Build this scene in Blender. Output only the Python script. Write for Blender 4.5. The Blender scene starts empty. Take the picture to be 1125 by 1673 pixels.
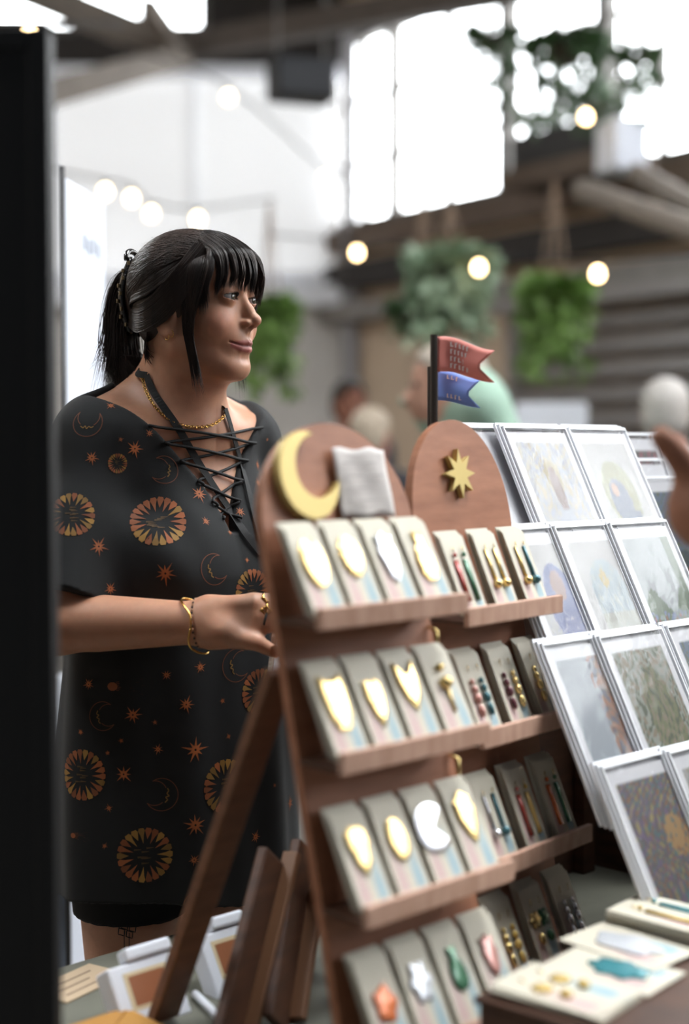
import bpy, math, random
import numpy as np
from mathutils import Vector, Matrix
from mathutils.bvhtree import BVHTree
random.seed(7); RNG = np.random.default_rng(11)
SC = bpy.context.scene
COL = SC.collection

# ------------------------------------------------------------------ camera
CAM_H = 1.40; FPX = 1673 * 50 / 36; PITCH = math.atan(96.5 / FPX)
cam_data = bpy.data.cameras.new('camera'); cam = bpy.data.objects.new('camera', cam_data); COL.objects.link(cam)
cam.location = (0, 0, CAM_H); cam.rotation_euler = (math.pi / 2 - PITCH, 0, 0)
cam_data.sensor_fit = 'VERTICAL'; cam_data.sensor_height = 36; cam_data.lens = 50
cam_data.clip_start = 0.05; cam_data.clip_end = 100
cam_data.dof.use_dof = True; cam_data.dof.focus_distance = 2.10; cam_data.dof.aperture_fstop = 1.4
SC.camera = cam
# ------------------------------------------------------------------ light and exposure
SC.view_settings.view_transform = 'Standard'; SC.view_settings.look = 'None'
SC.view_settings.gamma = 1.0; SC.view_settings.exposure = 0.12
WORLD_STRENGTH = 0.10; WINDOW_STRENGTH = 12.0; SKYLIGHT_STRENGTH = 21.0
w = bpy.data.worlds.new('daylight'); SC.world = w; w.use_nodes = True
w.node_tree.nodes['Background'].inputs[0].default_value = (0.80, 0.88, 1.0, 1)
w.node_tree.nodes['Background'].inputs[1].default_value = WORLD_STRENGTH

# ------------------------------------------------------------------ helpers
def ray(px, py):
    xc = (px - 562.5) / FPX; yc = (836.5 - py) / FPX
    c, s = math.cos(PITCH), math.sin(PITCH)
    return np.array([xc, c + yc * s, -s + yc * c])
def at(px, py, Y):
    d = ray(px, py); return np.array([0, 0, CAM_H]) + d * (Y / d[1])
def lin(r, g, b):
    f = lambda c: (c / 255 / 12.92) if c <= 10 else ((c / 255 + 0.055) / 1.055) ** 2.4
    return (f(r), f(g), f(b), 1.0)
MATS = {}
def mat(name, color=(0.5, 0.5, 0.5, 1), rough=0.6, metal=0.0, emit=None, estr=0.0, var=0.0, vscale=40.0, bump=0.0, bscale=200.0,
        attr=None, coat=0.0, sss=0.0, sheen=0.0, spec=0.5, kind=None, color2=None, stretch=(1, 1, 1), trans=0.0, coord='Object'):
    if name in MATS: return MATS[name]
    m = bpy.data.materials.new(name); m.use_nodes = True; nt = m.node_tree; N, L = nt.nodes, nt.links
    b = N['Principled BSDF']
    b.inputs['Base Color'].default_value = color; b.inputs['Roughness'].default_value = rough
    b.inputs['Metallic'].default_value = metal; b.inputs['Specular IOR Level'].default_value = spec
    if coat: b.inputs['Coat Weight'].default_value = coat; b.inputs['Coat Roughness'].default_value = 0.06
    if sheen: b.inputs['Sheen Weight'].default_value = sheen; b.inputs['Sheen Roughness'].default_value = 0.4
    if trans: b.inputs['Transmission Weight'].default_value = trans
    if sss:
        b.inputs['Subsurface Weight'].default_value = sss
        b.inputs['Subsurface Radius'].default_value = (1.0, 0.35, 0.2); b.inputs['Subsurface Scale'].default_value = 0.006
    if emit is not None:
        b.inputs['Emission Color'].default_value = emit; b.inputs['Emission Strength'].default_value = estr
    src = None
    if attr:
        a = N.new('ShaderNodeAttribute'); a.attribute_name = attr; src = a.outputs['Color']
    tc = N.new('ShaderNodeTexCoord'); mp = N.new('ShaderNodeMapping'); mp.inputs['Scale'].default_value = stretch
    L.new(tc.outputs[coord], mp.inputs['Vector'])
    if var or color2:
        nz = N.new('ShaderNodeTexNoise'); nz.inputs['Scale'].default_value = vscale; nz.inputs['Detail'].default_value = 5
        L.new(mp.outputs[0], nz.inputs['Vector'])
        mx = N.new('ShaderNodeMix'); mx.data_type = 'RGBA'
        rp = N.new('ShaderNodeMapRange'); rp.inputs['From Min'].default_value = 0.3; rp.inputs['From Max'].default_value = 0.7
        L.new(nz.outputs['Fac'], rp.inputs['Value']); L.new(rp.outputs[0], mx.inputs['Factor'])
        if color2:
            mx.inputs['A'].default_value = color; mx.inputs['B'].default_value = color2
        elif src is not None:
            mul = N.new('ShaderNodeMix'); mul.data_type = 'RGBA'; mul.blend_type = 'MULTIPLY'; mul.inputs['Factor'].default_value = 1
            mul.inputs['B'].default_value = (1 - var, 1 - var, 1 - var, 1); L.new(src, mul.inputs['A'])
            L.new(src, mx.inputs['A']); L.new(mul.outputs['Result'], mx.inputs['B'])
        else:
            mx.inputs['A'].default_value = color
            mx.inputs['B'].default_value = tuple(c * (1 - var) for c in color[:3]) + (1,)
        src = mx.outputs['Result']
    if src is not None: L.new(src, b.inputs['Base Color'])
    if bump:
        n2 = N.new('ShaderNodeTexNoise'); n2.inputs['Scale'].default_value = bscale; n2.inputs['Detail'].default_value = 3
        L.new(mp.outputs[0], n2.inputs['Vector'])
        bp = N.new('ShaderNodeBump'); bp.inputs['Strength'].default_value = bump; bp.inputs['Distance'].default_value = 0.002
        L.new(n2.outputs['Fac'], bp.inputs['Height']); L.new(bp.outputs[0], b.inputs['Normal'])
    MATS[name] = m; return m
def film_mat(name, gloss=0.10, rough=0.08):
    if name in MATS: return MATS[name]
    m = bpy.data.materials.new(name); m.use_nodes = True; nt = m.node_tree; N, L = nt.nodes, nt.links
    N.remove(N['Principled BSDF']); out = N['Material Output']
    t = N.new('ShaderNodeBsdfTransparent'); t.inputs[0].default_value = (0.97, 0.97, 0.97, 1)
    g = N.new('ShaderNodeBsdfGlossy'); g.inputs['Roughness'].default_value = rough
    fr = N.new('ShaderNodeFresnel'); fr.inputs['IOR'].default_value = 1.5
    ad = N.new('ShaderNodeMath'); ad.operation = 'ADD'; ad.inputs[1].default_value = gloss; ad.use_clamp = True
    mx = N.new('ShaderNodeMixShader'); nz = N.new('ShaderNodeTexNoise'); nz.inputs['Scale'].default_value = 14; nz.inputs['Detail'].default_value = 4
    tc = N.new('ShaderNodeTexCoord'); L.new(tc.outputs['Object'], nz.inputs['Vector'])
    bp = N.new('ShaderNodeBump'); bp.inputs['Strength'].default_value = 0.35; bp.inputs['Distance'].default_value = 0.01
    L.new(nz.outputs['Fac'], bp.inputs['Height']); L.new(bp.outputs[0], g.inputs['Normal'])
    sc_ = N.new('ShaderNodeMath'); sc_.operation = 'MULTIPLY'; sc_.inputs[1].default_value = 0.30; L.new(fr.outputs[0], sc_.inputs[0]); L.new(sc_.outputs[0], ad.inputs[0]); L.new(ad.outputs[0], mx.inputs[0]); L.new(t.outputs[0], mx.inputs[1]); L.new(g.outputs[0], mx.inputs[2])
    L.new(mx.outputs[0], out.inputs['Surface']); MATS[name] = m; return m

def mobj(name, v, f, material, parent=None, smooth=False, col=None, bevel=0.0, loc=None, rz=0.0):
    me = bpy.data.meshes.new(name)
    v = np.asarray(v, dtype=np.float64).reshape(-1, 3)
    me.from_pydata(v.tolist(), [], [tuple(int(i) for i in q) for q in f] if not isinstance(f, np.ndarray) else f.tolist())
    if smooth: me.polygons.foreach_set('use_smooth', np.ones(len(me.polygons), dtype=bool))
    if col is not None:
        a = me.color_attributes.new('Col', 'FLOAT_COLOR', 'POINT')
        c = np.ones((len(v), 4), dtype=np.float32); c[:, :3] = np.asarray(col)[:, :3]
        a.data.foreach_set('color', c.ravel())
    me.update()
    o = bpy.data.objects.new(name, me); COL.objects.link(o)
    me.materials.append(material)
    if parent is not None: o.parent = parent
    if loc is not None: o.location = loc
    o.rotation_euler[2] = rz
    if bevel:
        b = o.modifiers.new('bevel', 'BEVEL'); b.width = bevel; b.segments = 2; b.limit_method = 'ANGLE'
    return o
def tag(o, label=None, cat=None, group=None, kind=None):
    if label: o['label'] = label
    if cat: o['category'] = cat
    if group: o['group'] = group
    if kind: o['kind'] = kind
    return o
def empty(name, loc=(0, 0, 0), rz=0.0, label=None, cat=None, group=None):
    o = bpy.data.objects.new(name, None); COL.objects.link(o); o.location = loc; o.rotation_euler[2] = rz
    o.empty_display_size = 0.05
    return tag(o, label, cat, group)
def clone(o, parent=None):
    c = o.copy(); COL.objects.link(c)
    if parent is not None: c.parent = parent
    for ch in o.children: clone(ch, c)
    return c
BOXF = [(0, 3, 2, 1), (4, 5, 6, 7), (0, 1, 5, 4), (1, 2, 6, 5), (2, 3, 7, 6), (3, 0, 4, 7)]
def box(x0, x1, y0, y1, z0, z1):
    return np.array([(x0, y0, z0), (x1, y0, z0), (x1, y1, z0), (x0, y1, z0), (x0, y0, z1), (x1, y0, z1), (x1, y1, z1), (x0, y1, z1)]), BOXF
def join(parts):
    V, F, n = [], [], 0
    for v, f in parts:
        v = np.asarray(v); V.append(v); F += [tuple(int(i) + n for i in q) for q in f]; n += len(v)
    return np.vstack(V), F
def bar(p, q, wd, ht, up=(0, 0, 1)):
    p, q, up = map(lambda a: np.asarray(a, float), (p, q, up)); d = q - p; d /= np.linalg.norm(d)
    s = np.cross(d, up); s /= np.linalg.norm(s); t = np.cross(s, d)
    v = [e + a * s * wd / 2 + b * t * ht / 2 for e in (p, q) for a, b in ((-1, -1), (1, -1), (1, 1), (-1, 1))]
    return np.array(v), [(0, 1, 2, 3), (7, 6, 5, 4), (0, 4, 5, 1), (1, 5, 6, 2), (2, 6, 7, 3), (3, 7, 4, 0)]
def tube(pts, r, n=8, cap=True, flat=1.0):
    pts = np.asarray(pts, float); m = len(pts); r = np.full(m, r) if np.isscalar(r) else np.asarray(r)
    T = np.gradient(pts, axis=0); T /= np.linalg.norm(T, axis=1)[:, None] + 1e-12
    up = np.array([0, 0, 1.0]) if abs(T[0][2]) < 0.9 else np.array([1.0, 0, 0])
    V = []; s = np.cross(T[0], up); s /= np.linalg.norm(s)
    for i in range(m):
        s = s - T[i] * np.dot(s, T[i]); s /= np.linalg.norm(s) + 1e-12; b = np.cross(T[i], s)
        for k in range(n):
            a = 2 * math.pi * k / n; V.append(pts[i] + r[i] * (math.cos(a) * s + flat * math.sin(a) * b))
    F = [(i * n + k, i * n + (k + 1) % n, (i + 1) * n + (k + 1) % n, (i + 1) * n + k) for i in range(m - 1) for k in range(n)]
    if cap: F += [tuple(range(n - 1, -1, -1)), tuple(range((m - 1) * n, m * n))]
    return np.array(V), F
def lathe(prof, n=20, c=(0, 0, 0)):
    V = [(c[0] + r * math.cos(2 * math.pi * k / n), c[1] + r * math.sin(2 * math.pi * k / n), c[2] + z) for r, z in prof for k in range(n)]
    F = [(i * n + k, i * n + (k + 1) % n, (i + 1) * n + (k + 1) % n, (i + 1) * n + k) for i in range(len(prof) - 1) for k in range(n)]
    F += [tuple(range(n - 1, -1, -1)), tuple(range((len(prof) - 1) * n, len(prof) * n))]
    return np.array(V), F
def plate(outline, th, dome=0.25, inset=0.8):
    """flat ornament in the x-z plane, front towards -y, with a raised inner face"""
    o = np.asarray(outline, float); n = len(o); c = o.mean(0); inn = c + (o - c) * inset
    V = [(x, 0, z) for x, z in o] + [(x, -th * 0.7, z) for x, z in o] + [(x, -th, z) for x, z in inn] + [(c[0], -th * (1 + dome), c[1])]
    F = []
    for k in range(n):
        j = (k + 1) % n
        F += [(k, j, n + j, n + k), (n + k, n + j, 2 * n + j, 2 * n + k), (2 * n + k, 2 * n + j, 3 * n)]
    F.append(tuple(range(n - 1, -1, -1))); return np.array(V), F
def bez(P, n=14):
    """Catmull-Rom through the points"""
    P = np.asarray(P, float); Q = np.vstack([2 * P[0] - P[1], P, 2 * P[-1] - P[-2]]); out = []
    for i in range(1, len(Q) - 2):
        for t in np.linspace(0, 1, n, endpoint=False):
            a, b, c, d = Q[i - 1], Q[i], Q[i + 1], Q[i + 2]
            out.append(0.5 * (2 * b + (c - a) * t + (2 * a - 5 * b + 4 * c - d) * t * t + (3 * b - a - 3 * c + d) * t ** 3))
    out.append(P[-1]); return np.array(out)

# ------------------------------------------------------------------ distance-field modelling
def s_ell(P, c, r):
    q = (P - np.float32(c)) / np.float32(r); k0 = np.sqrt((q * q).sum(1)); k1 = np.sqrt(((q / np.float32(r)) ** 2).sum(1)) + 1e-9
    return k0 * (k0 - 1) / k1
def s_cap(P, a, b, ra, rb):
    a = np.float32(a); b = np.float32(b); ba = b - a; pa = P - a
    t = np.clip(pa @ ba / max(float(ba @ ba), 1e-12), 0, 1)
    q = pa - t[:, None] * ba; return np.sqrt((q * q).sum(1)) - (ra + (rb - ra) * t)
def s_box(P, c, R, h, r):
    q = np.abs((P - np.float32(c)) @ np.float32(R)) - (np.float32(h) - r)
    return np.sqrt((np.maximum(q, 0) ** 2).sum(1)) + np.minimum(q.max(1), 0) - r
def smin(a, b, k):
    h = np.maximum(k - np.abs(a - b), 0) / k; return np.minimum(a, b) - h * h * k * 0.25
def smax(a, b, k): return -smin(-a, -b, k)
def chain(P, pts, rad, k=0.01):
    d = None
    for i in range(len(pts) - 1):
        e = s_cap(P, pts[i], pts[i + 1], rad[i], rad[i + 1]); d = e if d is None else np.minimum(d, e)
    return d
def mesh_sdf(f, lo, hi, h, slack=2.2, newton=True):
    lo = np.array(lo, float); hi = np.array(hi, float); n = np.ceil((hi - lo) / (4 * h)).astype(int) + 1
    g = [lo[i] + 4 * h * np.arange(n[i]) for i in range(3)]
    C = np.stack(np.meshgrid(*g, indexing='ij'), -1).reshape(-1, 3).astype(np.float32)
    D = f(C).reshape(n); near = np.abs(D) < 4 * h * slack
    F = np.repeat(np.repeat(np.repeat(D, 4, 0), 4, 1), 4, 2); Mk = np.repeat(np.repeat(np.repeat(near, 4, 0), 4, 1), 4, 2)
    I = np.argwhere(Mk); P = (lo + I * h).astype(np.float32)
    vals = np.concatenate([f(P[i:i + 400000]) for i in range(0, len(P), 400000)])
    F[Mk] = vals; F = F.astype(np.float32)
    S = F < 0; cnt = np.zeros(np.array(F.shape) - 1, np.int8)
    sl = lambda A, o: A[o[0]:A.shape[0] - 1 + o[0], o[1]:A.shape[1] - 1 + o[1], o[2]:A.shape[2] - 1 + o[2]]
    offs = [(i, j, k) for i in (0, 1) for j in (0, 1) for k in (0, 1)]
    for o in offs: cnt += sl(S, o)
    act = (cnt > 0) & (cnt < 8); idx = np.full(act.shape, -1, np.int32); A = np.argwhere(act); idx[act] = np.arange(len(A))
    acc = np.zeros((len(A), 3)); num = np.zeros(len(A)); cv = {o: F[A[:, 0] + o[0], A[:, 1] + o[1], A[:, 2] + o[2]] for o in offs}
    for o in offs:
        for ax in range(3):
            if o[ax] == 0:
                p = list(o); p[ax] = 1; a, b = cv[o], cv[tuple(p)]; m = (a < 0) != (b < 0)
                t = np.where(m, a / np.where(m, a - b, 1), 0); q = np.array(o, float)[None].repeat(len(A), 0); q[:, ax] = t
                acc[m] += q[m]; num[m] += 1
    V = lo + (A + acc / num[:, None]) * h
    Q = []
    for ax in range(3):
        u, v = (ax + 1) % 3, (ax + 2) % 3
        a = [slice(None)] * 3; b = [slice(None)] * 3; a[ax] = slice(0, -1); b[ax] = slice(1, None)
        ch = S[tuple(a)] != S[tuple(b)]; E = np.argwhere(ch); fl = S[tuple(a)][ch]
        ok = (E[:, u] > 0) & (E[:, v] > 0) & (E[:, u] < S.shape[u] - 1) & (E[:, v] < S.shape[v] - 1) ; E, fl = E[ok], fl[ok]
        def ci(du, dv):
            e = E.copy(); e[:, u] -= du; e[:, v] -= dv; return idx[e[:, 0], e[:, 1], e[:, 2]]
        q = np.stack([ci(1, 1), ci(0, 1), ci(0, 0), ci(1, 0)], 1); q[~fl] = q[~fl][:, ::-1]; Q.append(q)
    Q = np.vstack(Q); Q = Q[(Q >= 0).all(1)]
    if newton:
        e = h * 0.35; P = V.astype(np.float32); d0 = f(P); G = np.stack([f(P + np.eye(3, dtype=np.float32)[i] * np.float32(e)) - d0 for i in range(3)], 1) / e
        g2 = np.maximum((G * G).sum(1), 0.3); st = np.clip(d0 / g2, -0.6 * h, 0.6 * h)
        V = V - G * st[:, None]
    return V, Q
def sdf_obj(name, parts, material, parent=None, colf=None):
    V = []; F = []; n = 0
    for v, q in parts: V.append(v); F.append(q + n); n += len(v)
    V = np.vstack(V); F = np.vstack(F)
    return mobj(name, V, F, material, parent, smooth=True, col=(colf(V) if colf else None))
# ================================================================== the hall
def struct(name, v, f, m, parent=None, **k):
    o = mobj(name, v, f, m, parent, **k)
    if parent is None: o['kind'] = 'structure'
    return o
# window wall W runs from the far corner towards the right of the camera
WO = np.array([0.0, 10.0, 0.0]); WE = np.array([0.59, -0.807, 0.0]); WE /= np.linalg.norm(WE); WM = np.array([WE[1], -WE[0], 0.0])   # inward normal
def onw(px, py, off=0.0):
    d = ray(px, py); o = np.array([0, 0, CAM_H]); p0 = WO + WM * off; t = ((p0 - o) @ WM) / (d @ WM); p = o + d * t
    return float((p - WO) @ WE), float(p[2])
def wb(s0, s1, z0, z1, d0, d1):
    """block on the window wall: s along it, z up, d inward"""
    c = [WO + WE * s + WM * d + np.array([0, 0, z]) for z in (z0, z1) for s, d in ((s0, d0), (s1, d0), (s1, d1), (s0, d1))]
    return np.array(c), [(0, 1, 2, 3), (7, 6, 5, 4), (0, 4, 5, 1), (1, 5, 6, 2), (2, 6, 7, 3), (3, 7, 4, 0)]
concrete = mat('concrete', lin(120, 116, 110), rough=0.85, var=0.25, vscale=3, coord='Generated')
struct('floor', *box(-6, 9, -2.5, 10.6, -0.1, 0), concrete)
beige = mat('render_beige', lin(196, 176, 154), rough=0.9, var=0.12, vscale=6)
white = mat('white_paint', lin(236, 238, 244), rough=0.8, var=0.04, vscale=3)
dark = mat('dark_timber', lin(48, 43, 40), rough=0.8, var=0.4, vscale=8, stretch=(1, 1, 0.2))
grey = mat('grey_steel', lin(128, 124, 120), rough=0.6, var=0.2, vscale=10)
pale = mat('pale_beam', lin(122, 112, 102), rough=0.75, var=0.25, vscale=12)
sky = mat('window_daylight', (1, 1, 1, 1), rough=0.3, emit=(0.93, 0.97, 1.0, 1), estr=WINDOW_STRENGTH)
wall_glow = mat('white_wall_glow', (0.8, 0.8, 0.8, 1), rough=0.6, emit=(0.95, 0.97, 1.0, 1), estr=0.42)  # white upper back wall, its brightness added as emission
frame_m = mat('window_frame_paint', lin(92, 88, 84), rough=0.6)
ROOF = 5.0; SB, ST = 2.96, 4.25
# window wall in pieces around the strip of windows
struct('wall_right', *join([wb(-0.25, 13.6, 0, SB, -0.2, 0), wb(-0.25, 13.6, ST, ROOF, -0.2, 0)]), beige)
edges = [-0.15, 0.53, 0.56, 1.62, 1.68, 2.42, 2.48, 3.6, 3.7, 4.9, 5.0, 6.2, 6.3, 7.5, 7.6, 8.9, 9.0, 10.4, 10.5, 11.9, 12.0, 13.4]
for i in range(0, len(edges), 2):
    s0, s1 = edges[i], edges[i + 1]
    wn = struct('window_%d' % (i // 2 + 1), *join([wb(s0 - 0.03, s0 + 0.02, SB, ST, -0.12, 0.03), wb(s1 - 0.02, s1 + 0.03, SB, ST, -0.12, 0.03), wb(s0, s1, SB, SB + 0.04, -0.12, 0.03), wb(s0, s1, ST - 0.04, ST, -0.12, 0.03)]), frame_m)
    n = 2 if s1 - s0 < 1.1 else 3
    for k in range(n):
        for r in range(3):
            a = s0 + (s1 - s0) * k / n; b = s0 + (s1 - s0) * (k + 1) / n; z0 = SB + (ST - SB) * r / 3; z1 = SB + (ST - SB) * (r + 1) / 3
            mobj('pane', *wb(a + 0.012, b - 0.012, z0 + 0.012, z1 - 0.012, -0.075, -0.065), sky, wn)
    for k in range(1, n): mobj('mullion', *wb(s0 + (s1 - s0) * k / n - 0.012, s0 + (s1 - s0) * k / n + 0.012, SB + .04, ST - .04, -0.09, 0.0), frame_m, wn)
    for r in (1, 2): mobj('glazing_bar', *wb(s0 + .02, s1 - .02, SB + (ST - SB) * r / 3 - 0.012, SB + (ST - SB) * r / 3 + 0.012, -0.095, -0.005), frame_m, wn)
# back wall: lower grey render, upper white wall with an added glow, dark gable above
struct('wall_gable', *box(-6, 0.15, 10.0, 10.2, 4.05, ROOF), dark)
struct('wall_back', *box(-6, 0.15, 10.0, 10.2, 0, 2.62), mat('wall_back_render', lin(206, 202, 197), rough=0.9, var=0.15, vscale=4))
fw = struct('window_20', *join([box(-6, 0.0, 9.96, 10.06, 2.58, 2.66), box(-6, 0.0, 9.96, 10.06, 4.0, 4.08)]), white)
for k in range(6):
    mobj('glowing_wall_panel', *box(-6 + k * 0.99 + 0.01, -6 + (k + 1) * 0.99 - 0.01, 10.02, 10.05, 2.66, 4.0), wall_glow, fw)
    if k: mobj('glazing_bar', *box(-6 + k * 0.99 - 0.01, -6 + k * 0.99 + 0.01, 10.0, 10.06, 2.66, 4.0), white, fw)  # strips across the glowing white wall, no glass here
struct('wall_left', *box(-6.2, -6, -2.5, 10.2, 0, ROOF), beige)
# roof boards with skylights let into them
SKY = [(-5.2, -3.4, 5.6, 7.2), (0.2, 2.6, 1.5, 3.3), (4.3, 6.0, 1.6, 3.4), (-3.5, -2.0, 0.8, 2.0)]  # third opening is added out of view for the gold clips to mirror
xs = sorted({-6.2, 9.0} | {q for s in SKY for q in s[:2]}); ys = sorted({-0.6, 10.4} | {q for s in SKY for q in s[2:]})
rf = [box(x0, x1, y0, y1, ROOF, ROOF + 0.1) for x0, x1 in zip(xs[:-1], xs[1:]) for y0, y1 in zip(ys[:-1], ys[1:])
      if not any(s[0] <= x0 and x1 <= s[1] and s[2] <= y0 and y1 <= s[3] for s in SKY)]
struct('ceiling', *join(rf), dark)
skl = mat('skylight_daylight', (1, 1, 1, 1), rough=0.3, emit=(0.95, 0.98, 1.0, 1), estr=SKYLIGHT_STRENGTH)
for i, (x0, x1, y0, y1) in enumerate(SKY):
    w_ = struct('window_%d' % (21 + i), *join([box(x0, x1, y0, y0 + 0.05, ROOF - 0.04, ROOF + 0.12), box(x0, x1, y1 - 0.05, y1, ROOF - 0.04, ROOF + 0.12), box(x0, x0 + .05, y0, y1, ROOF - 0.04, ROOF + 0.12), box(x1 - .05, x1, y0, y1, ROOF - 0.04, ROOF + 0.12)]), frame_m)
    for k in range(3):
        mobj('pane', *box(x0 + .05 + (x1 - x0 - .1) * k / 3 + .015, x0 + .05 + (x1 - x0 - .1) * (k + 1) / 3 - .015, y0 + .05, y1 - .05, ROOF + 0.03, ROOF + 0.05), skl, w_)
for i, (pa, pb) in enumerate(((-90, 122), (132, 330))):
    a, b = at(pa, 44, 9.98), at(pb, 34, 9.98); zt_ = ROOF - 0.12
    w_ = struct('window_%d' % (31 + i), *join([box(a[0], b[0], 9.94, 9.99, a[2] - 0.04, a[2]), box(a[0], b[0], 9.94, 9.99, zt_, zt_ + 0.04), box(a[0] - .04, a[0], 9.94, 9.99, a[2], zt_), box(b[0], b[0] + .04, 9.94, 9.99, a[2], zt_)]), frame_m)
    for k in range(2): mobj('pane', *box(a[0] + (b[0] - a[0]) * k / 2 + .02, a[0] + (b[0] - a[0]) * (k + 1) / 2 - .02, 9.97, 9.985, a[2], zt_), sky, w_)
# roof timbers
def beam(name, p, q, wd, ht, m, ext=1.0):
    a, b = at(*p), at(*q); return struct(name, *bar(b + (a - b) * ext, b, wd, ht), m)
beam('beam', (-120, -85, 7.8), (310, 92, 8.2), 0.13, 0.15, pale, 2.2)
beam('beam', (-60, 190, 6.6), (300, 92, 8.2), 0.10, 0.13, pale, 5.6)
beam('beam', (285, 80, 8.3), (1250, -95, 6.2), 0.12, 0.13, mat('mid_timber', lin(84, 74, 66), rough=0.8, var=0.3, vscale=10))
beam('beam', (240, 10, 7.6), (300, 92, 8.2), 0.08, 0.10, pale)
for k, (z0, z1, m) in enumerate(((2.78, 2.94, mat('ledge_timber', lin(112, 96, 84), rough=0.8, var=0.3, vscale=9)), (2.52, 2.70, dark), (2.30, 2.42, grey))):
    struct('beam', *wb(-0.1, 10.5, z0, z1, 0.0, 0.10 + 0.03 * k), m)
struct('beam', *box(-3.2, 0.1, 9.85, 10.0, 2.42, 2.56), white)
for px, py, qx, qy, Y in ((950, 310, 1180, 392, 6.0), (1040, 282, 1180, 362, 6.4)):
    o = struct('beam', *tube([at(px, py, Y), at(qx, qy, Y - 1.2)], 0.045, 10), pale); 
# a pale column in the corner, where the two walls meet
struct('pillar', *box(-0.02, 0.09, 9.80, 9.91, 0, 4.3), mat('corner_post', lin(150, 148, 150), rough=0.7))
# roller shutter, slat by slat
sh0, sh1 = onw(836, 560)[0], 5.2
SHT = empty('roller_shutter', WO + WE * sh0, 0, 'grey ribbed roller shutter closed under the row of windows', 'shutter')
Rz = math.atan2(WE[1], WE[0]); SHT.rotation_euler[2] = Rz
sm = mat('shutter_steel', lin(142, 138, 136), rough=0.5, metal=0.0, var=0.15, vscale=5)
slat_prof = [(0, 0), (0.070, 0.020), (0.085, 0.060), (0.060, 0.105), (0, 0.122)]
L = sh1 - sh0
sv = [(x, -0.012 - d, z) for x in (0.05, L - 0.05) for d, z in slat_prof] + [(x, -0.008, z) for x in (0.05, L - 0.05) for z in (0, 0.122)]
sf = [(i, i + 1, i + 6, i + 5) for i in range(4)]; sf = [tuple(reversed(q)) for q in sf] + [(10, 11, 13, 12), (0, 1, 2, 3, 4, 11, 10), (9, 8, 7, 6, 5, 12, 13), (0, 10, 12, 5), (4, 9, 13, 11)]
s0 = mobj('slat', sv, sf, sm, SHT, True)
for k in range(1, 16):
    c = s0.copy(); COL.objects.link(c); c.location.z = 0.138 * k
mobj('guide_rail', *box(0.0, 0.07, -0.05, -0.002, 0, 2.28), sm, SHT); mobj('guide_rail', *box(L - .07, L, -0.05, -0.002, 0, 2.28), sm, SHT)
mobj('shutter_box', *box(0, L, -0.2, -0.002, 2.22, 2.30), sm, SHT, bevel=0.01)
# ================================================================== the stall table and its displays
TH = math.radians(44); TZ = 0.70; TO = np.array([-0.37, 1.93])
def TB(u, v, z=0.0): return np.array([TO[0] + u * math.cos(TH) + v * math.sin(TH), TO[1] + u * math.sin(TH) - v * math.cos(TH), TZ + z])
tbl = empty('market_table', TB(0, 0, -TZ), TH, 'long trestle table with a grey-green top holding the wooden stands', 'table')
tm = mat('table_paint', lin(112, 112, 100), rough=0.6, var=0.2, vscale=14)
mobj('table_top', *box(-0.26, 1.60, -0.98, 0.0, TZ - 0.03, TZ), tm, tbl, bevel=0.004)
for x in (-0.2, 1.54):
    for y in (-0.92, -0.06): mobj('leg', *box(x - .02, x + .02, y - .02, y + .02, 0, TZ - 0.03), mat('table_leg_steel', lin(60, 60, 62), rough=0.4, metal=0.8), tbl)
wood = mat('cherry_wood', lin(172, 116, 86), rough=0.5, color2=lin(150, 96, 68), vscale=5, stretch=(3, 3, 14), bump=0.08, bscale=60)
wood_lip = mat('shelf_wood', lin(206, 168, 148), rough=0.55, color2=lin(184, 144, 122), vscale=6, stretch=(14, 3, 3))
dwood = mat('walnut_wood', lin(86, 54, 36), rough=0.5, color2=lin(62, 39, 27), vscale=5, stretch=(3, 3, 14))
brass = mat('brass_paint', lin(206, 184, 118), rough=0.45, metal=0.35)
gold_m = mat('polished_gold', lin(240, 212, 146), rough=0.24, metal=1.0, bump=0.3, bscale=350)
silver_m = mat('polished_silver', lin(222, 224, 230), rough=0.20, metal=1.0, bump=0.3, bscale=350)
PHI = math.radians(13)
def leanpt(x, s, off=0.0, ph=PHI): return (x, s * math.sin(ph) + off * math.cos(ph), s * math.cos(ph) - off * math.sin(ph))
PHI2 = math.radians(9)
def polar(fn, n=36): return [(fn(a)[0], fn(a)[1]) for a in np.linspace(0, 2 * math.pi, n, endpoint=False)]
def oval(a, b): return polar(lambda t: (a * math.cos(t), b * math.sin(t)))
def scal(a, b, k, amp): return polar(lambda t: ((1 + amp * math.cos(k * t)) * a * math.cos(t), (1 + amp * math.cos(k * t)) * b * math.sin(t)), 60)
BOTTLE = [(0.006, 0.026), (0.007, 0.020), (0.005, 0.014), (0.010, 0.006), (0.013, -0.006), (0.012, -0.018), (0.006, -0.026), (-0.006, -0.026), (-0.012, -0.018), (-0.013, -0.006), (-0.010, 0.006), (-0.005, 0.014), (-0.007, 0.020), (-0.006, 0.026)]
LOTUS = [(0.0, 0.026), (0.006, 0.020), (0.011, 0.022), (0.010, 0.012), (0.013, 0.004), (0.010, -0.008), (0.008, -0.018), (0.0, -0.026), (-0.008, -0.018), (-0.010, -0.008), (-0.013, 0.004), (-0.010, 0.012), (-0.011, 0.022), (-0.006, 0.020)]
OWL = [(0.012, 0.024), (0.006, 0.019), (0.0, 0.020), (-0.006, 0.019), (-0.012, 0.024), (-0.014, 0.010), (-0.012, -0.012), (-0.006, -0.024), (0.006, -0.024), (0.012, -0.012), (0.014, 0.010)]
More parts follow.
